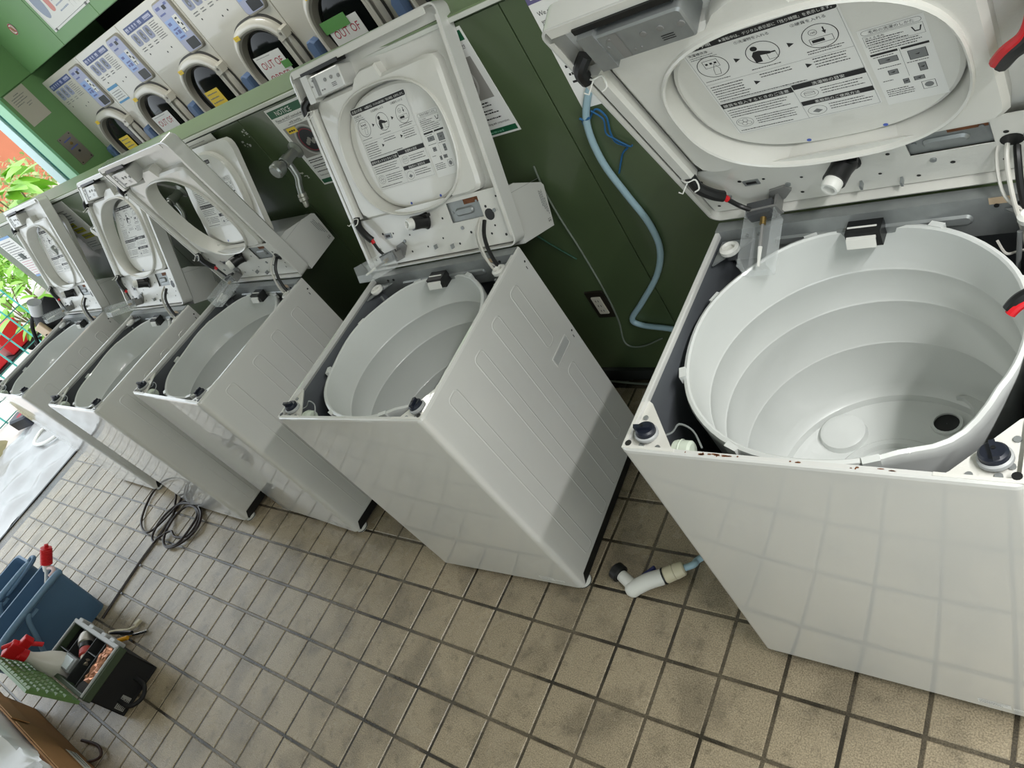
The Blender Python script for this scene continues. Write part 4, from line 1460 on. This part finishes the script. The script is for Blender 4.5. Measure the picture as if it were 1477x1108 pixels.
# ------------------------------------------------------------------ spray nozzle on the floor
r = empty('spray_nozzle', (.60, .17, 0), 0, 'white garden spray nozzle lying on the tiles between two washers', 'nozzle')
A, B, Cc, Dd = (at(u, v, 2, .028) - Vector((.60, .17, 0)) for u, v in ((916, 848), (956, 832), (984, 824), (1006, 815)))
H0 = at(890, 824, 2, .04) - Vector((.60, .17, 0))
mb = MB()
p = smooth_path([A + (A - B) * .08 + Vector((0, 0, -.002)), A, A.lerp(B, .5) + Vector((0, 0, .006)), B], 5)
mb.tube(p, .023, 14)
mb.ball(p[0], .024)
mb.tube([A, A.lerp(H0, .45), A.lerp(H0, .75)], .019, 14, r2=.017)
mb.build('body', WPLAST, r)
d = (H0 - A).normalized()
MB().lathe([(.020, 0), (.027, .004), (.027, .024), (.022, .028), (.015, .026), (.0005, .024)], 20, 0, A.lerp(H0, .75), d).build('nozzle_head', BLACK, r)
n_ = (B - A).normalized()
s_ = n_.cross(Vector((0, 0, 1)))
if s_.y < 0:
    s_ = -s_
mb = MB()
mb.obox(A.lerp(B, .55) + s_ * .026 + Vector((0, 0, .004)), n_ * .026 + s_ * .008, s_ * .005, Vector((0, 0, .008)))
mb.build('trigger', mat('navy_trigger', (26, 34, 92), .4), r, bevel=.003)
mb = MB()
mb.lathe([(.021, 0), (.024, .002), (.024, .006)], 18, 1, B, n_)
mb.lathe([(.021, .006), (.023, .010), (.022, .034), (.020, .036)], 18, 0, B, n_)
mb.lathe([(.022, .036), (.0225, .040), (.020, .062), (.016, .066), (.0005, .066)], 16, 0, B, n_, smooth=False)
mb.build('connector', [mat('cream_connector', (214, 206, 178), .45), BLACK], r)
e0 = B + n_ * .064
MB().tube(smooth_path([e0, e0 + n_ * .03, Dd + Vector((0, .03, -.012)), Dd + Vector((.12, .14, -.016)), Dd + Vector((.15, .35, -.016)), Dd + Vector((.05, .55, -.016)), Dd + Vector((-.12, .62, -.014))], 6), .0095, 12).build('hose_end', HOSE, r)

# ------------------------------------------------------------------ coiled extension cord
fl = lambda u, v, z=.006: at(u, v, 2, z)
cp = [(148, 892), (158, 876), (180, 843), (205, 806), (222, 783), (240, 757), (252, 738), (262, 718), (264, 706), (254, 698), (238, 698), (224, 706), (212, 726), (204, 750), (206, 764), (213, 768), (226, 760), (244, 742), (258, 728), (272, 726), (281, 732), (284, 744),
      (274, 762), (258, 782), (244, 788), (236, 783), (238, 770), (250, 748), (266, 732), (278, 730), (287, 740), (282, 758), (268, 774), (252, 774), (246, 766), (228, 776), (222, 782), (220, 772), (232, 750), (250, 732), (270, 722), (284, 728), (290, 742), (284, 762), (266, 780), (246, 790), (236, 784), (240, 764), (250, 742), (253, 724), (254, 715), (253, 706)]
pts = [fl(u, v, .0065 + .010 * min(1, max(0, (k - 8) / 8)) * (.6 + .8 * ((k * 5) % 4) / 3)) for k, (u, v) in enumerate(cp)]
MB().tube(smooth_path(pts, 5), .0062, 8).build('extension_cord', CORD, label='dark brown cable coiled on the tiles in front of a washer', cat='cable')

# ------------------------------------------------------------------ blue buckets with the red hand pump
def bucket_shape(mb):
    # tapered open tub, long side along y
    def ring(x, y, z, r, n=5):
        return [(p, q, z) for p, q in rr(-x, x, -y, y, r, n)]
    mb.band([ring(.100, .205, .0, .03), ring(.118, .238, .272, .035), ring(.126, .246, .276, .038), ring(.126, .246, .284, .038), ring(.114, .234, .284, .034), ring(.097, .20, .012, .03)], 0)
    a, b = ring(.100, .205, .0, .03), ring(.097, .20, .012, .03)
    mb.add(a, [tuple(range(len(a)))[::-1]])
    mb.add(b, [tuple(range(len(b)))])


def bucket_bar(mb):
    mb.tube(smooth_path([(.118, .236, .288), (.130, .20, .298), (.132, .0, .300), (.132, -.12, .294), (.126, -.20, .27), (.112, -.245, .24), (.100, -.29, .20)], 6), .0155, 12)


def bucket_brace(mb):
    mb.tube(smooth_path([(.134, .03, .286), (.140, .0, .262), (.140, -.04, .19), (.132, -.09, .10)], 5), .0115, 10)
    mb.box(.120, .140, .022, .062, .262, .276)


for x, y, lab in ((-2.246, -.733, 'slate blue plastic tub with a red pump standing in it'), (-2.62, -.765, 'slate blue plastic tub at the edge of the picture, behind the pumped one')):
    r = empty('blue_tub', (x, y, 0), R_(0), lab, 'tub', 'blue plastic tubs')
    cpart('tub_body', 'bkt', bucket_shape, BLUEP, r)
    cpart('rim_bar', 'bkbar', bucket_bar, mat('pale_slate_bar', (104, 136, 164), .4), r)
    cpart('brace', 'bkbr', bucket_brace, mat('pale_slate_bar', (104, 136, 164), .4), r)
    if x < -2.5:
        MB().tube(smooth_path([(.125, .21, .296), (.115, .262, .300), (.150, .262, .298), (.152, .20, .290), (.148, .10, .284), (.135, .07, .283)], 5), .010, 10).build('loop_handle', BLUEP, r)
pa, pb = at(69, 905, 0, -2.30), at(66.5, 786, 0, -2.22)
pd = (pb - pa).normalized()
r = empty('hand_pump', pb - pd * .395, 0, 'red bellows hand pump with a white tube standing in a blue tub', 'pump')
mb = MB()
pr = [(.006, .292), (.020, .296)]
for k in range(9):
    pr += [(.0265, .300 + .0088 * k), (.0225, .3044 + .0088 * k)]
pr += [(.024, .381), (.010, .384), (.009, .397), (.0005, .399)]
MB().lathe(pr, 20).build('bellows', RED, r)
MB().lathe([(.0005, .258), (.014, .262), (.017, .278), (.017, .294), (.006, .296)], 16).build('pump_head', WPLAST, r)
MB().tube([(0, 0, .27), (.004, -.01, .0)], .0085, 10).build('suction_tube', WPLAST, r)
MB().tube(smooth_path([(.01, .0, .28), (.045, .008, .292), (.075, 0, .285), (.082, -.02, .27)], 5), .009, 10).build('outlet_tube', mat('pinkish_tube', (226, 200, 198), .4), r)

r.rotation_euler = Vector((0, 0, 1)).rotation_difference(pd).to_euler()
# ------------------------------------------------------------------ tool bag with open lid, tools and spray bottle
bx0, bx1, by0, by1, bh = -1.865, -1.385, -.838, -.632, .20
r = empty('tool_bag', ((bx0 + bx1) / 2, (by0 + by1) / 2, 0), 0, 'black tool bag with a green rimmed tray and raised green lid', 'tool bag')
hx, hy = (bx1 - bx0) / 2, (by1 - by0) / 2
mb = MB()
mb.box(-hx, hx, -hy, hy, 0, .012)
for a in ((-hx, -hx + .008, -hy, hy), (hx - .008, hx, -hy, hy), (-hx, hx, -hy, -hy + .008), (-hx, hx, hy - .008, hy)):
    mb.box(*a, .01, .165)
mb.build('bag_body', CLOTHB, r, bevel=.004)
mb = MB()
for a in ((-hx - .006, -hx + .014, -hy - .006, hy + .006), (hx - .014, hx + .006, -hy - .006, hy + .006), (-hx, hx, -hy - .006, -hy + .012), (-hx, hx, hy - .012, hy + .006)):
    mb.box(*a, .160, .197)
mb.build('tray_rim', CASEG, r, bevel=.004)
mb = MB()
for a in ((-hx + .002, -hx + .012, -hy, hy), (hx - .012, hx - .002, -hy, hy), (-hx, hx, hy - .008, hy + .008)):
    mb.box(*a, .196, .204)
mb.build('rim_cap', mat('pale_grey_plastic', (170, 172, 172), .45), r, bevel=.002)
mb = MB()
mb.box(-hx + .01, hx - .01, -hy + .01, hy - .01, .140, .144)
for x in (-.12, .02, .12):
    mb.box(x - .002, x + .002, -hy + .01, hy - .01, .12, .192)
mb.box(-hx + .01, .02, -.012, -.008, .12, .190)
mb.box(.02, .12, .03, .034, .12, .190)
mb.build('tray_dividers', mat('dark_grey_tray', (40, 42, 42), .5), r)
for k, x in enumerate((-.18, -.06, .08, .17)):
    MB().box(x - .022, x + .022, hy + .004, hy + .020, .150, .206).build('buckle', mat('pale_grey_plastic', (170, 172, 172), .45), r, bevel=.004)
mb = MB()
nx, ny = 12, 5
for i in range(nx):
    for j in range(ny):
        x0, x1 = -hx + 2 * hx * i / nx, -hx + 2 * hx * (i + 1) / nx
        z0, z1 = .03 + .17 * j / ny, .03 + .17 * (j + 1) / ny
        cx_, cz_ = (x0 + x1) / 2, (z0 + z1) / 2
        mb.add([(x0, 0, z0), (x1, 0, z0), (x1, 0, z1), (x0, 0, z1), (cx_ - .012, .009, cz_ - .010), (cx_ + .012, .009, cz_ - .010), (cx_ + .012, .009, cz_ + .010), (cx_ - .012, .009, cz_ + .010)],
               [(0, 1, 5, 4), (1, 2, 6, 5), (2, 3, 7, 6), (3, 0, 4, 7), (4, 5, 6, 7)])
mb.box(-hx, hx, -.012, 0, 0, .205)
mb.build('bag_lid', LIDG, r, loc=(0, -hy - .012, .196), rot=(R_(9), 0, 0))
MB().tube(smooth_path([(hx + .002, -.06, .06), (hx + .07, -.055, .045), (hx + .085, -.01, .03), (hx + .06, .03, .04), (hx + .002, .035, .06)], 6), .009, 8).build('strap', CLOTHB, r)
mb = MB()
mb.rect(-.09, -.035, .018, .060, (hx + .0006, 0, 0), (0, 1, 0), UZ, 0)
for k in range(5):
    mb.dashes(-.087, -.038, .022 + .0075 * k, .004, (hx + .001, 0, 0), (0, 1, 0), UZ, 1, k)
mb.build('bag_label', [mat('grey_label', (150, 150, 146), .6), INK], r, label='grey printed label')
bc = Vector(((bx0 + bx1) / 2, (by0 + by1) / 2, 0))
# tools in the tray
q0 = bc + Vector((-.075, .060, .176))
ax = Vector((.72, -.55, -.10)).normalized()
t = empty('power_driver', q0, 0, 'silver and red driver tool lying in the bag tray', 'tool')
t.scale = (1.2, 1.2, 1.2)
MB().lathe([(.0005, -.03), (.022, -.026), (.027, -.01), (.027, .012), (.022, .016)], 18, 0, (0, 0, 0), ax).build('end_cap', mat('worn_silver', (176, 170, 162), .35, .6), t)
MB().lathe([(.022, .014), (.023, .020), (.023, .034), (.020, .038)], 18, 0, (0, 0, 0), ax).build('grip', BLACK, t)
MB().lathe([(.020, .036), (.022, .042), (.022, .062), (.017, .068)], 18, 0, (0, 0, 0), ax).build('collar', mat('dull_red', (180, 62, 56), .5), t)
MB().lathe([(.016, .066), (.018, .072), (.016, .092), (.008, .096), (.008, .104), (.0005, .104)], 18, 0, (0, 0, 0), ax).build('chuck', mat('tan_metal', (176, 164, 146), .4, .4), t)
mb = MB()
for i in range(9):
    pass
rows = []
rnd = random.Random(3)
for i in range(9):
    rows.append([(-.035 + .07 * i / 8, -.075 + .15 * j / 10, rnd.uniform(.0, .022)) for j in range(11)])
mb.band(rows, 0, closed=False, smooth=False)
mb.band([[(x, y, z - .004) for x, y, z in rr_] for rr_ in rows][::-1], 0, closed=False, smooth=False)
mb.build('foil_packet', COPPER, loc=bc + Vector((.168, .020, .176)), label='crumpled copper coloured packet in the tool bag', cat='packet')
t = empty('storage_box', bc + Vector((-.045, -.040, .146)), 0, 'small grey lidded box with a pale label in the bag tray', 'box')
MB().box(-.065, .055, -.03, .03, 0, .055).build('box_body', mat('mid_grey_plastic', (120, 122, 122), .45), t, bevel=.003)
MB().box(-.045, .035, -.022, .022, .0552, .058).build('box_label', mat('pale_blue_white', (206, 216, 222), .3), t)
mb = MB()
mb.lathe([(.0005, 0), (.030, .002), (.034, .010), (.030, .018), (.0005, .020)], 22, 0, (0, 0, 0), (.25, .1, 1))
mb.build('tape_roll', mat('charcoal_rubber', (44, 42, 44), .7), loc=bc + Vector((.168, -.078, .170)), label='dark round roll at the near end of the tool bag', cat='roll')
# spray bottle resting on the tray and lid
t = empty('spray_bottle', bc + Vector((-.140, -.060, .205)), R_(0), 'white spray bottle with a red trigger standing in the tool bag', 'spray bottle')
t.scale = (1.3, 1.3, 1.05)
P0, P1 = Vector((.02, .0, -.075)), Vector((.005, -.022, .115))
d = (P1 - P0).normalized()
L_ = (P1 - P0).length
MB().lathe([(.0005, 0), (.036, .002), (.042, .012), (.042, L_ * .42), (.036, L_ * .58), (.022, L_ * .78), (.0165, L_ * .90), (.0165, L_)], 22, 0, P0, d).build('bottle', mat('milky_bottle', (214, 210, 202), .4), t)
MB().lathe([(.019, 0), (.019, .028), (.014, .034), (.0005, .034)], 18, 0, P1 - d * .004, d, smooth=True).build('screw_collar', RED, t)
mb = MB()
s = P1 + d * .03
up = Vector((.55, .8, .1)).normalized()
up = (up - d * up.dot(d)).normalized()
mb.obox(s + d * .020 + up * .010, d * .026, d.cross(up) * .012, up * .030)
mb.obox(s + d * .006 + up * .052, d * .020 + up * .004, d.cross(up) * .0115, up * .016)
mb.build('trigger_head', RED, t, bevel=.004)
mb = MB()
mb.tube(smooth_path([s + up * .05 - d * .012, s + up * .056 - d * .032, s + up * .060 - d * .050], 4), .0075, 10)
mb.build('spray_nozzle_tip', RED, t)
MB().tube([s + up * .030 + d * .042, s + up * .004 + d * .060], .007, 8).build('trigger', RED, t)

# loose tools on the tiles beyond the bag
def fp(u, v, z=.012):
    return at(u, v, 2, z)


t0 = fp(190, 905)
t = empty('adjustable_pliers', t0, 0, 'pliers with yellow grips on the tiles beside the tool bag', 'pliers')
MB().tube([fp(168, 925, .03) - t0, fp(184, 920, .02) - t0], .010, 8).build('handle_grip', YELLOWP, t)
MB().tube([fp(160, 912, .03) - t0, fp(190, 913, .016) - t0], .010, 8).build('handle_grip', BLACK, t)
MB().tube([fp(186, 917, .016) - t0, fp(200, 914, .012) - t0, fp(213, 910, .012) - t0], .006, 8).build('jaw', CHROME, t)
t0 = fp(195, 898)
t = empty('plastic_clamp', t0, 0, 'cream plastic clamp lying by the chrome tool', 'clamp')
MB().obox(fp(199, 898, .014) - t0, fp(203, 894, .014) - fp(199, 898, .014), Vector((.012, .0, 0)), Vector((0, 0, .008))).build('pad', mat('cream_connector', (214, 206, 178), .45), t, bevel=.003)
MB().tube(smooth_path([fp(197, 903, .014) - t0, fp(184, 909, .020) - t0, fp(170, 910, .030) - t0, fp(158, 912, .034) - t0], 4), .0065, 8).build('arm', mat('cream_connector', (214, 206, 178), .45), t)

# ------------------------------------------------------------------ cardboard box with plastic sheeting
CB = Vector((-1.55, -1.325, 0))
r = empty('cardboard_box', CB, R_(0), 'open brown cardboard box with a white sticker on its flap', 'box')
ex_, ey_, eh = .53, .30, .26
mb = MB()
for a in ((-ex_, -ex_ + .006, -ey_, ey_), (ex_ - .006, ex_, -ey_, ey_), (-ex_, ex_, -ey_, -ey_ + .006), (-ex_, ex_, ey_ - .006, ey_)):
    mb.box(*a, 0, eh)
mb.box(-ex_, ex_, -ey_, ey_, 0, .006)
mb.build('box_walls', CARD, r)
for k, (a_, b_) in enumerate(((-.525, -.10), (-.05, .50))):
    MB().box(a_, b_, 0, .004, -.075 - .04 * k, 0).build('flap', CARD, r, loc=(0, ey_ + .002, eh), rot=(R_(4), 0, 0))
mb = MB()
mb.box(.08, .30, .0, .001, .035, .085, 0)
for k in range(2):
    mb.dashes(.09, .28, .045 + .018 * k, .009, (0, .0014, 0), UX, UZ, 1, k)
mb.build('sticker', [PAPER, INKG], r, loc=(0, ey_ + .0006, 0), label='white printed sticker')
mb = MB()
rnd = random.Random(11)
N1, N2 = 26, 20
hgt = {}
for i in range(N1 + 1):
    row_ = []
    for j in range(N2 + 1):
        u_, v_ = i / N1, j / N2
        z = .20 + .15 * math.sin(math.pi * u_) * math.sin(math.pi * min(1, v_ * 1.1)) ** .7 + .022 * math.sin(9 * u_ + 7 * v_) + .016 * math.sin(23 * v_ - 11 * u_) + rnd.uniform(-.014, .014)
        y_ = -.29 + .66 * v_ + .015 * math.sin(6 * u_)
        if y_ > .27:
            z -= (y_ - .27) * (1.0 + .6 * math.sin(7 * u_))
            y_ = .27 + (y_ - .27) * .25
        row_.append((-.30 + .80 * u_, y_, z))
    hgt[i] = row_
mb.band([hgt[i] for i in range(N1 + 1)], 0, closed=False)
mb.build('plastic_bag', mat('white_bag_film', (226, 227, 230), .3, coat=.3), loc=CB + Vector((0, 0, .085)), label='crumpled white plastic sheeting bulging out of the cardboard box', cat='plastic sheet')
MB().tube(smooth_path([at(118, 1068, 2, .012), at(140, 1075, 2, .02), at(146, 1088, 2, .02), at(138, 1096, 2, .015), at(120, 1100, 2, .01)], 5), .006, 8).build('brown_strap', mat('dark_brown_strap', (52, 30, 26), .5), label='dark brown strap on the tiles beside the cardboard box', cat='strap')

# ------------------------------------------------------------------ handled tools at the right edge
def grip_tool(name, pts_, label, off):
    t = empty(name, pts_[0], 0, label, 'tool', 'red and black gripped tools')
    P = [Vector(p) - Vector(pts_[0]) for p in pts_]
    MB().tube(smooth_path(P, 6), .010, 10, r2=.014).build('grip', BLACK, t)
    off = Vector(off)
    MB().tube([p + off for p in smooth_path(P, 6)[1:-4]], .0075, 10).build('grip_inlay', RED, t)
    return t


hl = Vector((1.294, .3715 + .285, .871))
ev, en = Vector((0, -.3665, .9304)), Vector((0, .9304, .3665))
LP = lambda u_, w_, v_: hl + Vector((u_, 0, 0)) + en * w_ + ev * v_
grip_tool('gripped_tool', [LP(.246, -.012, .312), LP(.262, -.022, .345), LP(.285, -.026, .372), LP(.296, -.018, .405), LP(.305, -.012, .45)], 'red and black tool grip hooked over the nearest cover\'s right edge', (-.0075, 0, .003))
grip_tool('gripped_tool', [(1.537, .372, .866), (1.555, .382, .880), (1.60, .40, .886), (1.66, .42, .880)], 'red and black tool grip lying across the nearest cabinet\'s right wall', (0, -.007, -.003))

# ------------------------------------------------------------------ things at the doorway
r = empty('step_stool', (-3.50, .72, 0), 0, 'grey stool behind the farthest washer carrying the black bag', 'stool')
MB().box(-.20, .20, -.16, .16, .58, .61).build('seat', mat('mid_grey_plastic', (120, 122, 122), .45), r, bevel=.006)
for sx in (-1, 1):
    for sy in (-1, 1):
        MB().box(sx * .17 - .015, sx * .17 + .015, sy * .13 - .015, sy * .13 + .015, 0, .582).build('leg', mat('mid_grey_plastic', (120, 122, 122), .45), r)
r = empty('shoulder_bag', (-3.52, .74, .61), 0, 'black cloth shoulder bag beyond the farthest washer', 'bag')
mb = MB()
rnd = random.Random(5)
rings = []
for k in range(9):
    t_ = k / 8
    sx, sy = .17 * math.sin(math.pi * (.12 + .80 * t_)) + .03, .11 * math.sin(math.pi * (.15 + .75 * t_)) + .02
    rings.append([(sx * math.cos(a) * (1 + .12 * math.sin(3 * a + 5 * t_)) - .05 * t_, sy * math.sin(a) * (1 + .1 * math.sin(4 * a)) + .02 * t_, .30 * t_ + .012 * math.sin(2 * a)) for a in (2 * math.pi * j / 22 for j in range(22))])
mb.band(rings, 0)
mb.add(rings[-1], [tuple(range(22))])
mb.add(rings[0], [tuple(range(22))[::-1]])
mb.build('bag_body', CLOTHB, r)
MB().tube(smooth_path([(-.12, -.05, .26), (-.22, -.10, .18), (-.20, -.19, .02), (-.10, -.20, -.10), (.0, -.19, .02), (.08, -.13, .16)], 6), .012, 8).build('strap', CLOTHB, r)
mb = MB().obox((.06, -.115, .17), (.09, 0, .02), (0, .012, 0), (-.02, 0, .06))
mb.build('tan_pocket', TANPL, r, bevel=.008, label='tan pocket')
MB().lathe([(.032, 0), (.038, .09), (.039, .09), (.033, .0)], 18, 0, (0, 0, 0), (.5, .3, .6)).build('plastic_cup', mat('frosted_cup', (226, 228, 230), .25, alpha=.75), loc=(-3.40, .66, .90), label='clear plastic cup on top of the black bag', cat='cup')

# ------------------------------------------------------------------ outdoors
MB().box(-34, -4.045, -9, 18, -.12, -.03).build('ground', PAVE, kind='structure')['label'] = 'bright pavement outside the doorway'
rows = []
rnd = random.Random(9)
for i in range(31):
    rows.append([(-4.05 - 1.5 * i / 30 - .03 * math.sin(j * .9), -.75 + 1.25 * j / 24 + .02 * math.sin(i * .7), -.022 + .022 * max(0, math.sin(i * .8 + j * .33) + .6 * math.sin(j * 1.1 - i * .4)) + rnd.uniform(0, .004)) for j in range(25)])
mb = MB()
mb.band(rows, 0, closed=False)
mb.build('drop_sheet', POLY, label='crumpled white plastic sheet spread outside the threshold', cat='plastic sheet')
MB().tube(smooth_path([(-4.55, .42, .0), (-4.70, .24, .006), (-4.92, .20, .006), (-5.02, .32, .006), (-4.90, .44, .006), (-4.62, .50, .004)], 6), .014, 10).build('white_hose', WPLAST, label='loop of white hose on the sheet outside the doorway', cat='hose')
r = empty('detergent_bottle', (-5.44, .40, .005), R_(20), 'dark blue bottle with a red emblem lying outside the doorway', 'bottle')
mb = MB()
mb.prism(rr(-.16, .10, -.075, .075, .03), 'z', 0, .10, 0, inset=.015)
mb.build('bottle_body', NAVY, r)
MB().lathe([(.035, 0), (.035, .05), (.028, .06), (.0005, .06)], 16, 0, (-.16, 0, .05), (-1, 0, 0)).build('bottle_cap', WPLAST, r)
MB().flat(circ(-.02, .0, .045, 18), (0, 0, .1006), UX, (0, 1, 0)).build('emblem', mat('photo_red', (150, 26, 50), .6), r, label='round red emblem')
mb = MB()
rings = []
for k in range(6):
    t_ = k / 5
    rings.append([((.30 - .16 * t_) * math.cos(a) * (1 + .2 * math.sin(3 * a)), (.22 - .12 * t_) * math.sin(a) * (1 + .15 * math.sin(5 * a + 1)), .16 * t_) for a in (2 * math.pi * j / 20 for j in range(20))])
mb.band(rings, 0)
mb.add(rings[-1], [tuple(range(20))])
mb.build('khaki_cloth', KHAKI, loc=(-5.80, -.05, -.03), label='khaki cloth heap outside the doorway beside the dark blue bottle', cat='cloth')

# wire mesh panel outside
r = empty('mesh_panel', (-6.15, .10, -.03), 0, 'pale teal wire mesh panel outside the doorway', 'mesh panel')
for k in range(11):
    y = -.35 + .15 * k
    MB().tube([(0, y, 0), (0, y, 1.22)], .008, 8).build('upright_wire', TEALW, r)
for k in range(9):
    z = .02 + .15 * k
    MB().tube([(.012, -.35, z), (.012, 1.15, z)], .005, 8).build('cross_wire', TEAL, r)
# red crates on a trolley beyond the mesh
r = empty('red_crate_trolley', (-7.3, 1.08, -.03), R_(4), 'red crates on a low trolley beyond the mesh panel', 'trolley')
for k, (y, z, h_) in enumerate(((.10, .17, .26), (-.28, .17, .20))):
    mb = MB()
    mb.box(-.15, .15, y - .15, y + .15, z, z + h_)
    mb.build('crate', RED, r, bevel=.01)
MB().box(-.18, .18, -.46, .30, .13, .165).build('deck', BLACK, r, bevel=.004)
for sx in (-.13, .13):
    for sy in (-.38, .22):
        MB().cyl((sx - .012, sy, .065), .065, .024, (1, 0, 0), 18).build('wheel', BLACK, r)
MB().box(-22, -21, 4.4, 16, -.03, 5).build('garden_wall', ORANGE, label='salmon coloured wall far outside the doorway', cat='wall', bevel=.02)


def leaf_mesh(l, w_):
    v, f = [], []
    for i in range(5):
        t_ = i / 4
        hw_ = w_ * math.sin(math.pi * (t_ * .92 + .05)) ** .8 / 2
        z = -.35 * l * t_ * t_
        v += [(-hw_, l * t_, z + .12 * hw_), (0, l * t_, z - .0), (hw_, l * t_, z + .12 * hw_)]
    for i in range(4):
        for j in range(2):
            f.append((i * 3 + j, i * 3 + j + 1, i * 3 + j + 4, i * 3 + j + 3))
    return v, f


lv, lf = leaf_mesh(.26, .13)
lm = MB().add(lv, lf, 0, True).mesh('broad_leaf', LEAF)


def broadleaf(x, y, h, n, seed, label, size=1.0):
    rnd = random.Random(seed)
    r = empty('broad_leaf_plant', (x, y, -.03), 0, label, 'plant', 'broad-leaved plants outside')
    for k in range(5):
        a = rnd.uniform(0, 6.28)
        MB().tube(smooth_path([(0, 0, 0), (.06 * math.cos(a), .06 * math.sin(a), h * .5), (.18 * math.cos(a), .18 * math.sin(a), h * .9)], 4), .008, 6).build('stem', STEM, r)
    for k in range(n):
        a = rnd.uniform(0, 6.28)
        t_ = rnd.uniform(.35, 1.0)
        s = rnd.uniform(.7, 1.25) * size
        link('broad_leaf', lm, r, loc=(.20 * t_ * math.cos(a), .20 * t_ * math.sin(a), h * t_), rot=(rnd.uniform(-.5, .6), rnd.uniform(-.4, .4), a - math.pi / 2), scale=(s, s, s))


broadleaf(-6.5, 2.02, 1.45, 80, 1, 'bright green broad-leaved plant outside above the ledge', 1.15)
broadleaf(-7.35, 1.95, .85, 46, 4, 'bright green broad-leaved plant lower down beside the mesh panel', 1.0)
broadleaf(-8.1, 1.60, .55, 34, 6, 'low green plant seen through the mesh panel', .8)
broadleaf(-6.75, 1.42, .50, 28, 8, 'small green plant right behind the mesh panel', .7)


def shrub(x, y, z0, h, rad, n, seed, m, label, ls=.05):
    rnd = random.Random(seed)
    r = empty('garden_shrub', (x, y, z0), 0, label, 'shrub', 'shrubs outside')
    v0, f0 = leaf_mesh(ls, ls * .55)
    mb = MB()
    for k in range(n):
        a, b = rnd.uniform(0, 6.28), rnd.uniform(-1, 1)
        rr0 = rad * rnd.random() ** .4
        c = Vector((rr0 * math.cos(a) * math.sqrt(1 - b * b), rr0 * math.sin(a) * math.sqrt(1 - b * b), h * .6 + h * .42 * b * rr0 / rad))
        M = Matrix.Rotation(rnd.uniform(0, 6.28), 3, 'Z') @ Matrix.Rotation(rnd.uniform(-1, 1), 3, 'X')
        mb.add([c + M @ Vector(p) for p in v0], f0, 0, True)
    mb.build('foliage', m, r, kind='stuff')
    mb = MB()
    MB().tube(smooth_path([(0, 0, 0), (.03, 0, h * .3), (0, .03, h * .6)], 4), .02, 8).build('stem', STEM, r)


shrub(-8.6, 3.05, -.03, 1.42, .50, 900, 21, LEAF2, 'pale small-leaved shrub in front of the salmon wall', .075)
shrub(-9.9, 3.25, -.03, 1.50, .42, 700, 22, LEAF2, 'pale shrub at the left picture edge below the salmon wall', .075)
shrub(-9.5, 2.2, -.03, .9, .5, 700, 23, LEAF, 'low green shrub behind the mesh panel', .08)
